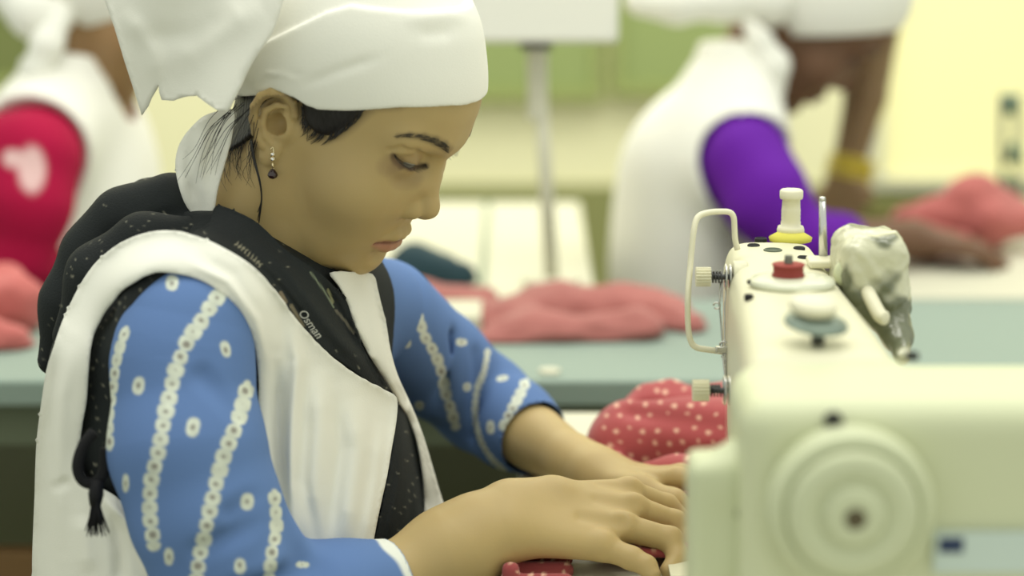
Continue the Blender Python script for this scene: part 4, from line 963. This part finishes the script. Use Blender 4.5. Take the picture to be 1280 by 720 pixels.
hang = S().add(('box', (-.001, 1.71, TZ - .035), (.0035, .05, .052), .002)).add(('box', (.02, 1.71, TZ + .004), (.024, .05, .004), .003), .006)
a, b = grown(hang, (-.03, 1.64, TZ - .11), (.07, 1.78, TZ + .03), .002)
a = wrinkle(a, b, lambda V: .003 * np.sin(V[:, 1] * 220))
from_np('hanging_end', a, b, M['redcloth'], redo, dots(a, 0, RED * .9))

# ------------------------------------------------------------------ room
def structure(o): o['kind'] = 'structure'; return o
def box_obj(name, lo, hi, m, parent=None, bevel=0, **kw):
    bm = bmesh.new(); lo, hi = Vector(lo), Vector(hi); add_box(bm, (lo + hi) / 2, hi - lo); return from_bm(name, bm, m, parent, bevel=bevel, **kw)
WY = 4.7
structure(box_obj('floor', (-4, -.8, -.05), (4, WY + .1, 0), mat('grey_green_floor', lin(120, 122, 88), .6, var=.06, vscale=3)))
zd = float(W(640, 231, WY)[2])
structure(box_obj('wall_back', (-4, WY, 0), (4, WY + .1, 3.0), mat('cream_yellow_wall', lin(240, 236, 196), .8, var=.03, vscale=1.5)))
structure(box_obj('trim_1', (-4, WY - .015, 0), (4, WY, zd), mat('olive_dado', lin(140, 142, 92), .7)))
GREEN = mat('green_board', lin(150, 164, 106), .8, var=.04, vscale=3)
def wall_board(x0, x1, y0, y1, label):
    a, b = W(x0, y0, WY - .03), W(x1, y1, WY - .03)
    e = empty('notice_board', (float((a[0] + b[0]) / 2), WY - .03, float(b[2])), label, 'notice board')
    box_obj('panel', (a[0], WY - .03, b[2]), (b[0], WY - .004, a[2]), GREEN, e, bevel=.003)
    for lo, hi in (((a[0] - .02, WY - .038, b[2] - .02), (b[0] + .02, WY - .004, b[2])), ((a[0] - .02, WY - .038, a[2]), (b[0] + .02, WY - .004, a[2] + .02)), ((a[0] - .02, WY - .038, b[2]), (a[0], WY - .004, a[2])), ((b[0], WY - .038, b[2]), (b[0] + .02, WY - .004, a[2]))):
        box_obj('frame', lo, hi, mat('olive_frame', lin(158, 168, 104), .6), e)
wall_board(500, 742, -120, 112, 'green notice board on the back wall behind the white post')
wall_board(778, 925, -120, 106, 'green notice board on the back wall behind the woman in purple')
wall_board(-80, 110, -120, 96, 'dark green notice board on the back wall at the far left')
for o in bpy.data.objects['notice_board.002'].children:
    if o.name.startswith('panel'): o.data.materials[0] = mat('dark_green_board', lin(120, 128, 78), .8)
# lit window at the right of the back wall
a_, b_ = W(1112, -140, WY - .02), W(1420, 222, WY - .02)
wn = structure(bpy.data.objects.new('window_1', None)); link(wn) if wn.name not in COL.objects else None
box_obj('pane', (a_[0], WY - .012, b_[2]), (b_[0], WY - .004, a_[2]), mat('sunlit_frosted_pane', lin(226, 222, 158), .6, emit=((1, .95, .60), .30)), wn)
for x in (a_[0] - .02, b_[0]): box_obj('window_frame', (x, WY - .03, b_[2] - .02), (x + .02, WY - .004, a_[2] + .02), M['laminate'], wn)
for z in (b_[2] - .02, a_[2]): box_obj('window_frame', (a_[0], WY - .03, z), (b_[0], WY - .004, z + .02), M['laminate'], wn)
# ------------------------------------------------------------------ workbenches behind
BZ = .80
M['bench'] = mat('grey_blue_laminate', lin(140, 156, 146), .6, var=.03, vscale=4)
M['bench_edge'] = mat('grey_green_edge', lin(128, 142, 122), .5)
bench = empty('workbench', (0, 2.46, 0), 'long grey-green workbench running behind the seamstress', 'table')
box_obj('bench_top', (-1.3, 2.27, BZ - .028), (1.3, 2.665, BZ), M['bench'], bench, .004)
box_obj('front_panel', (-1.28, 2.30, BZ - .075), (1.28, 2.32, BZ - .028), mat('grey_green_panel', lin(112, 120, 98), .6), bench)
box_obj('back_panel', (-1.28, 2.60, .10), (1.28, 2.615, BZ - .03), mat('dark_olive_panel', lin(130, 132, 108), .7), bench)
box_obj('lower_board', (-1.28, 2.33, .50), (1.28, 2.36, .60), M['wood'], bench, .004)
for x in (-1.2, -.35, .45, 1.2):
    for y in (2.34, 2.60): box_obj('leg', (x - .02, y - .02, 0), (x + .02, y + .02, BZ - .028), M['grey_metal'], bench)
def white_table(x0, x1, y0, y1, label, seams=()):
    e = empty('sewing_table', ((x0 + x1) / 2, (y0 + y1) / 2, 0), label, 'table')
    box_obj('table_top', (x0, y0, BZ - .03), (x1, y1, BZ), M['laminate'], e, .004)
    for x in seams: box_obj('edge_strip', (x - .004, y0 + .01, BZ), (x + .004, y1 - .01, BZ + .0015), M['bench_edge'], e)
    for x in (x0 + .05, x1 - .05):
        for y in (y0 + .05, y1 - .05): box_obj('leg', (x - .02, y - .02, 0), (x + .02, y + .02, BZ - .03), M['grey_metal'], e)
    return e
xr = float(W(745, 366, 2.70)[0]); xs = float(W(606, 300, 3.0)[0])
white_table(-.22, xr, 2.68, 3.36, 'white laminate table in the middle distance under the white post', (xs,))
white_table(float(W(1128, 375, 2.68)[0]), 1.3, 2.68, 3.26, 'white laminate table of the woman in purple, beyond the workbench')
# white post with its board
pt = empty('signal_post', tuple(W(690, 362, 2.74)), 'thin white post with a white rectangular shade on top, standing on the middle white table', 'lamp')
pt.location[2] = BZ
bm = bmesh.new(); add_rod(bm, (pt.location[0], 2.74, BZ), wp(672, 48, 2.76), .0085); from_bm('post', bm, M['laminate'], pt, True)
bm = bmesh.new(); add_rod(bm, (pt.location[0], 2.74, BZ), (pt.location[0], 2.74, BZ + .012), .035); from_bm('base_plate', bm, M['laminate'], pt, bevel=.003)
bm = bmesh.new(); add_rod(bm, wp(672, 150, 2.755), wp(671.5, 52, 2.76), .0125); from_bm('collar', bm, M['laminate'], pt, bevel=.002)
a, b = W(570, 52, 2.72), W(773, -50, 2.72)
box_obj('lamp_shade', (a[0], 2.70, a[2]), (b[0], 2.82, b[2]), mat('white_shade', (.84, .83, .76), .6), pt, .006)
bm = bmesh.new(); add_rod(bm, wp(650, 56, 2.75), wp(690, 56, 2.75), .006); from_bm('bracket', bm, M['dsteel'], pt)
# cloth heaps
def heap(name, ops, lo, hi, m, base, label, cat='cloth', h=.004, dots_=True, group=None, amp=.009, sc=48):
    s = S()
    for o in ops: s.rc(o[0], o[1], o[2], o[3], .02)
    s.clip(('half', (0, 0, -1), -(BZ + .001)), .002)
    pts = [p for o in ops for p in (o[0], o[1])]
    a, b = grown(s, *bounds(*pts, pad=.09), h)
    a = wrinkle(a, b, lambda V: amp * wob(V, sc, 3, 3) * (V[:, 2] > BZ + .006)); a[:, 2] = np.maximum(a[:, 2], BZ + .0005)
    c = np.tile(base, (len(a), 1)) * (1 + .12 * wob(a, 30, 5, 3))[:, None]
    o = from_np(name, a, b, m, None, c, label=label, category=cat)
    if group: o['group'] = group
    return o
heap('red_cloth', [(wp(520, 372, 2.62), wp(600, 392, 2.60), .020, .030), (wp(610, 415, 2.52), wp(700, 400, 2.56), .030, .042), (wp(700, 400, 2.56), wp(820, 398, 2.54), .040, .034), (wp(820, 400, 2.54), wp(862, 408, 2.50), .030, .020),
                  (wp(600, 434, 2.44), wp(790, 424, 2.46), .012, .016), (wp(618, 400, 2.56), wp(660, 425, 2.48), .024, .028), (wp(630, 425, 2.46), wp(800, 416, 2.47), .026, .026)], 0, 0, M['redcloth'], np.array(lin(168, 106, 101)), 'long crumpled red cloth lying along the grey-green workbench', amp=.0065, sc=60)
heap('red_cloth', [(wp(1140, 285, 2.98), wp(1215, 268, 2.99), .033, .040), (wp(1215, 268, 2.99), wp(1275, 262, 3.00), .040, .026), (wp(1145, 300, 2.92), wp(1200, 304, 2.91), .018, .018), (wp(1235, 280, 2.95), wp(1285, 275, 2.97), .022, .022)], 0, 0, M['redcloth'], np.array(lin(176, 100, 96)), 'red cloth heaped on the white table under the hand of the woman in purple')
heap('red_cloth', [(wp(-20, 385, 2.50), wp(18, 372, 2.50), .040, .034), (wp(-20, 430, 2.42), wp(14, 428, 2.42), .036, .026), (wp(5, 350, 2.55), wp(25, 395, 2.50), .024, .02)], 0, 0, M['redcloth'], np.array(lin(196, 110, 106)), 'pale red cloth piled on the workbench beside the woman in magenta')
heap('folded_cloth', [(wp(515, 338, 2.78), wp(575, 345, 2.76), .026, .022), (wp(520, 325, 2.80), wp(560, 335, 2.80), .020, .018)], 0, 0, mat('dark_teal_cotton', (0, 0, 0), .8, vcol=True), np.array(lin(38, 62, 70)), 'small dark teal cloth bundle at the front of the middle white table', amp=.003)
heap('olive_cloth', [(wp(1095, 268, 3.10), wp(1125, 266, 3.10), .020, .018)], 0, 0, mat('olive_cotton', (0, 0, 0), .8, vcol=True), np.array(lin(120, 122, 70)), 'small olive cloth beside the red heap on the far white table')
a = W(570, 412, 2.5)
pk = box_obj('paper_stack', (float(a[0]) - .025, 2.47, BZ), (float(a[0]) + .028, 2.56, BZ + .022), M['laminate'], None, .002, label='small white paper stack beside the long red cloth on the workbench', category='paper')
a = W(687, 467, 2.30); bm = bmesh.new(); add_rod(bm, (a[0], 2.30, BZ), (a[0], 2.30, BZ + .004), .011); from_bm('bobbin_cap', bm, M['laminate'], None, bevel=.001, label='tiny white disc on the front edge of the grey-green workbench', category='bobbin')
# far machine at the right edge of the view
fm_ = empty('sewing_machine', (float(W(1262, 250, 2.95)[0]) + .16, 3.12, BZ), 'distant green sewing machine with thread stand at the far right', 'sewing machine')
x0 = float(W(1258, 250, 2.95)[0])
gmt = mat('green_enamel', lin(120, 150, 118), .4)
bm = bmesh.new(); add_box(bm, (x0 + .17, 3.12, BZ + .02), (.24, .12, .04)); add_box(bm, (x0 + .22, 3.12, BZ + .14), (.09, .11, .22)); from_bm('body', bm, gmt, fm_, bevel=.01)
for i, xx in enumerate((1254, 1274)):
    bm = bmesh.new(); add_rod(bm, (float(W(xx, 240, 3.10)[0]), 3.10, BZ), wp(xx - 2, 118, 3.10), .0035); from_bm('thread_rod', bm, M['dsteel'], fm_, True)
for xx, yy in ((1262, 130), (1268, 190), (1258, 232)):
    bm = bmesh.new(); add_rod(bm, np.array(wp(xx, yy + 12, 3.10)), np.array(wp(xx, yy - 12, 3.10)), .013, .007); from_bm('spool', bm, mat('dark_green_thread', lin(110, 130, 108), .7), fm_, True)

# ------------------------------------------------------------------ the other workers
def rotm(yaw, pitch, roll):
    cy, sy, c, s_, cr, sr = math.cos(yaw), math.sin(yaw), math.cos(pitch), math.sin(pitch), math.cos(roll), math.sin(roll)
    return np.array([[cy, -sy, 0], [sy, cy, 0], [0, 0, 1]]) @ np.array([[c, 0, s_], [0, 1, 0], [-s_, 0, c]]) @ np.array([[1, 0, 0], [0, cr, -sr], [0, sr, cr]])
hv2, hq2 = grown(HEAD, (-.12, -.095, -.12), (.128, .095, .135), .0022)
hcol2 = skin_cols(hv2) / SKIN
hr = S().merge(head_shape(False)).off(.004).clip(('poly', (0, 2), [(.085, .09), (.066, .060), (.045, .025), (.015, .0), (-.03, -.02), (-.04, -.05), (-.075, -.075), (-.13, -.05), (-.13, .14), (0, .16)]), .01)
hrv, hrq = grown(hr, (-.13, -.095, -.10), (.12, .095, .14), .003)
def worker(loc, label, ear, yaw, pitch, roll, skin, tabw, cx, ty, tyaw, arms, sleeve_col, sleeve_fn=None, brim=None, neck=None, extra=None, dark=.0):
    root = empty('person', loc, label, 'person'); R_ = rotm(yaw, pitch, roll); T_ = W(*ear)
    tr = lambda V: V @ R_.T + T_
    X0 = float(W(cx, 300, ty)[0])
    t_ = tuple(tuple(float(v) for v in r) for r in spline(np.array(tabw), 4))
    T = S().add(('loft', (X0, ty, 0), yaw_frame(tyaw), t_))
    for a in arms: T.rc(a['neck'], a['pts'][0], .04, a['r'][0] * .9, .05)
    A = S()
    hb = tr(np.array([[-.02, 0, -.03]]))[0]
    A.rc(tuple(hb), neck, .047, .052, .0); A.merge(T.copy().off(-.008), .02)
    bodyp = [(tr(hv2), hq2, hcol2 * skin)]
    a_, b_ = grown(A, *bounds(tuple(hb), neck, (X0 - .2, ty - .22, t_[-1][0]), (X0 + .2, ty + .22, t_[0][0]), pad=.06), .007)
    bodyp.append((a_, b_, np.tile(skin, (len(a_), 1))))
    Sl = S()
    for a in arms:
        Sl.chain(a['pts'], a['r'], .01)
        L_ = S(); L_.chain(a['fore'], a['fr'], .006)
        w_, m_ = a['fore'][-1], a['hand']
        d = np.array(m_) - np.array(w_); d /= np.linalg.norm(d); side = np.cross(d, [0, 0, 1.]); side /= np.linalg.norm(side)
        for k, (o_, ln) in enumerate(((-1.5, .058), (-.5, .070), (.5, .066), (1.5, .050))):
            k0 = np.array(m_) + side * o_ * .019; L_.rc(w_, tuple(k0), .016, .011, .012)
            k1 = k0 + d * ln * .5 + [0, 0, -.004]; k2 = k1 + d * ln * .4 + [0, 0, -.014]; L_.chain([tuple(k0), tuple(k1), tuple(k2)], [.0095, .0085, .0070], .004)
        th = np.array(w_) + d * .03 - side * .03 * a.get('thumb', 1); L_.chain([w_, tuple(th), tuple(th + d * .035 + [0, 0, -.01])], [.014, .011, .008], .008)
        a_, b_ = grown(L_, *bounds(*a['fore'], m_, tuple(np.array(m_) + d * .1), pad=.05), .0025)
        bodyp.append((a_, b_, np.tile(a.get('base', skin), (len(a_), 1))))
    v_, q_ = join([p[:2] for p in bodyp])
    from_np('body', v_, q_, M['skin'], root, np.concatenate([p[2] for p in bodyp]))
    from_np('hair', tr(hrv), hrq, M['hair'], root)
    allp = [p for a in arms for p in a['pts']]
    Sl.merge(T.copy().off(-.002), .01)
    a_, b_ = grown(Sl, *bounds(*allp, (X0 - .2, ty - .22, t_[-1][0]), (X0 + .2, ty + .22, t_[0][0]), pad=.07), .004)
    a_ = wrinkle(a_, b_, lambda V: .004 * wob(V, 35, 8, 2))
    c = np.tile(sleeve_col, (len(a_), 1)) * (1 + .1 * wob(a_, 20, 2, 2))[:, None]
    if sleeve_fn: c = sleeve_fn(a_, c)
    from_np('tunic', a_, b_, mat('cotton_' + label.split()[-1], (0, 0, 0), .8, vcol=True, spec=.2), root, c)
    Ap = T.copy().off(.013)
    for a in arms: Ap.sub(('rc', a['pts'][0], a['pts'][1], a['r'][0] * 1.12, a['r'][1] * 1.12), .01)
    Ap.sub(('rc', neck, tuple(hb), .062, .07), .01)
    if extra: Ap.merge(extra, .02)
    a_, b_ = grown(Ap, *bounds((X0 - .2, ty - .22, t_[-1][0]), (X0 + .2, ty + .22, t_[0][0]), pad=.06), .004)
    a_ = wrinkle(a_, b_, lambda V: .004 * wob(V * [1, 1, .35], 40, 11, 2))
    from_np('apron', a_, b_, M['white_far'], root)
    if brim:
        n, d0 = brim; nl = np.array(n) @ R_; c0 = S().merge(capb).off(.016).clip(('half', tuple(nl), float(d0 - np.dot(n, T_))), .003)
        a_, b_ = grown(c0, (-.14, -.11, -.10), (.14, .11, .17), .003)
        sc_ = from_np('headscarf', tr(a_), b_, M['white_far'], root)
    return root, sc_, T
def cloth_tube(name, pts, rad, m, parent, h=.003, amp=.003):
    s = S().chain(pts, rad, .012); a, b = grown(s, *bounds(*pts, pad=max(rad) + .03), h); a = wrinkle(a, b, lambda V: amp * wob(V, 50, 4, 2)); return from_np(name, a, b, m, parent)
z3 = lambda py, Y: float(W(640, py, Y)[2])
# woman in purple
SK3 = np.array([.25, .165, .085])
ty = 3.0
tabw = [(z3(620, ty), .0, .11, .165), (z3(450, ty), .0, .105, .16), (z3(360, ty), .0, .100, .155), (z3(250, ty), .002, .095, .155), (z3(180, ty), .008, .088, .150), (z3(130, ty), .022, .066, .12), (z3(95, ty), .040, .042, .075), (z3(70, ty), .05, .03, .05)]
purple = np.array(lin(96, 28, 150))
arms = [dict(neck=wp(915, 110, 2.95), pts=[wp(932, 205, 2.84), wp(962, 250, 2.80), wp(1000, 298, 2.79), wp(1045, 300, 2.81)], r=[.056, .052, .044, .036], fore=[wp(1005, 300, 2.79), wp(1060, 302, 2.82), wp(1140, 298, 2.86)], fr=[.032, .030, .023], hand=wp(1195, 305, 2.86)),
        dict(neck=wp(930, 105, 3.05), pts=[wp(950, 110, 3.12), wp(1030, 45, 3.17), wp(1085, 10, 3.18)], r=[.050, .044, .036], fore=[wp(1020, 50, 3.17), wp(1098, 14, 3.18), wp(1082, 120, 3.17), wp(1058, 215, 3.15)], fr=[.034, .033, .029, .021], hand=wp(1052, 250, 3.13), thumb=1, base=SK3)]
zb = float(W(1000, 44, 2.97)[2])
pw, psc, _ = worker((float(W(870, 300, 3.)[0]), 3.0, .45), 'woman bent low in white headscarf, white apron and purple sleeves', (1003, 18, 3.02), math.radians(-8), math.radians(48), math.radians(8), np.array([.16, .085, .05]), tabw, 870, ty, math.radians(12), arms, purple, brim=((0.05, 0, -1), .05 * float(W(1000, 44, 2.97)[0]) - zb), neck=wp(925, 120, 3.0))
cloth_tube('scarf_tail', [wp(935, 28, 2.93), wp(950, 50, 2.92), wp(965, 80, 2.92), wp(972, 112, 2.92)], [.012, .016, .018, .008], M['white_far'], psc)
cloth_tube('scarf_knot', [wp(800, 2, 2.93), wp(850, 5, 2.93), wp(905, 0, 2.94), wp(960, -5, 2.95)], [.018, .026, .028, .040], M['white_far'], psc)
# woman in magenta
ty = 2.88
tabw = [(z3(760, ty), .0, .130, .175), (z3(560, ty), .0, .125, .17), (z3(400, ty), .0, .122, .165), (z3(300, ty), .0, .118, .165), (z3(200, ty), .0, .106, .160), (z3(140, ty), .015, .075, .125), (z3(110, ty), .022, .05, .09), (z3(85, ty), .03, .035, .05)]
mag = np.array(lin(166, 16, 62))
def heart(V, c):
    p = proj(V); m = np.clip((1 - np.hypot((p[:, 0] - 40) / 20, (p[:, 1] - 212) / 34)) / .3, 0, 1) + np.clip((1 - np.hypot((p[:, 0] - 16) / 15, (p[:, 1] - 198) / 13)) / .3, 0, 1); m = (np.clip(m, 0, 1) * (V[:, 1] < 2.75))[:, None]
    return c * (1 - m) + np.array(lin(228, 190, 190)) * m
arms = [dict(neck=wp(80, 130, 2.830), pts=[wp(32, 200, 2.700), wp(26, 250, 2.680), wp(14, 320, 2.670), wp(40, 330, 2.700)], r=[.065, .060, .047, .036], fore=[wp(20, 328, 2.680), wp(62, 338, 2.720), wp(100, 372, 2.730)], fr=[.032, .028, .021], hand=wp(130, 392, 2.710)),
        dict(neck=wp(90, 130, 2.950), pts=[wp(120, 190, 3.040), wp(130, 260, 3.090), wp(150, 320, 3.050)], r=[.054, .048, .036], fore=[wp(150, 310, 3.060), wp(180, 330, 2.990), wp(200, 345, 2.930)], fr=[.03, .028, .022], hand=wp(215, 365, 2.870))]
lw, lsc, _ = worker((float(W(70, 300, 2.88)[0]), 2.88, .45), 'woman in white headscarf and apron with magenta sleeves', (118, 2, 2.89), math.radians(-12), math.radians(24), 0., np.array([.30, .18, .085]), tabw, 66, ty, math.radians(18), arms, mag, heart, brim=((-.30, 0, -1), -.30 * float(W(100, 34, 2.83)[0]) - float(W(100, 34, 2.83)[2])), neck=wp(112, 120, 2.890))
cloth_tube('scarf_tail', [wp(70, 30, 2.790), wp(58, 55, 2.780), wp(46, 85, 2.780), wp(40, 100, 2.780)], [.016, .019, .015, .008], M['white_far'], lsc)
cloth_tube('scarf_knot', [wp(20, -5, 2.830), wp(40, 15, 2.810), wp(70, 20, 2.810)], [.03, .03, .022], M['white_far'], lsc)
bm = bmesh.new(); c_ = Vector(wp(1060, 222, 3.155)); d_ = (Vector(wp(1058, 215, 3.15)) - Vector(wp(1082, 120, 3.17))).normalized(); q_ = d_.to_track_quat('Z', 'Y').to_matrix()
for k in range(4): add_tube(bm, [c_ - d_ * (.008 * k) + q_ @ Vector((.029 * math.cos(t), .029 * math.sin(t), 0)) for t in np.linspace(0, 6.283, 25)], .0042, 8)
from_bm('bangles', bm, mat('yellow_bangle', lin(206, 186, 60), .35, spec=.6), pw, True)

# ------------------------------------------------------------------ light
w = bpy.data.worlds.new('world'); SC.world = w; w.use_nodes = True; bg = w.node_tree.nodes['Background']; bg.inputs[0].default_value = (.94, .98, .86, 1); bg.inputs[1].default_value = .80
def area(name, loc, tgt, e, sx, sy, col=(1, .98, .88)):
    l = bpy.data.lights.new(name, 'AREA'); l.shape = 'RECTANGLE'; l.size = sx; l.size_y = sy; l.energy = e; l.color = col
    o = bpy.data.objects.new(name, l); link(o); o.location = loc; o.rotation_euler = (Vector(tgt) - Vector(loc)).to_track_quat('-Z', 'Y').to_euler(); return o
area('overhead_light', (-.2, 1.9, 2.75), (-.2, 1.9, 0), 16, 1.4, .5)
area('overhead_light', (.9, 1.3, 2.75), (.9, 1.3, 0), 9, 1.4, .5)
area('overhead_light', (.2, 3.1, 2.75), (.2, 3.2, 0), 7, 2.4, .5)
area('overhead_light', (.0, 3.9, 2.7), (.2, 4.7, .8), 50, 3.4, .4)  # unseen wall wash, added to brighten the back wall

# ------------------------------------------------------------------ render settings
SC.view_settings.view_transform = 'Standard'; SC.view_settings.look = 'None'; SC.view_settings.gamma = 1
SC.view_settings.exposure = 0.14; SC.view_settings.use_curve_mapping = False
try: SC.cycles.use_denoising = True; SC.cycles.max_bounces = 8; SC.cycles.caustics_reflective = False; SC.cycles.caustics_refractive = False
except Exception: pass
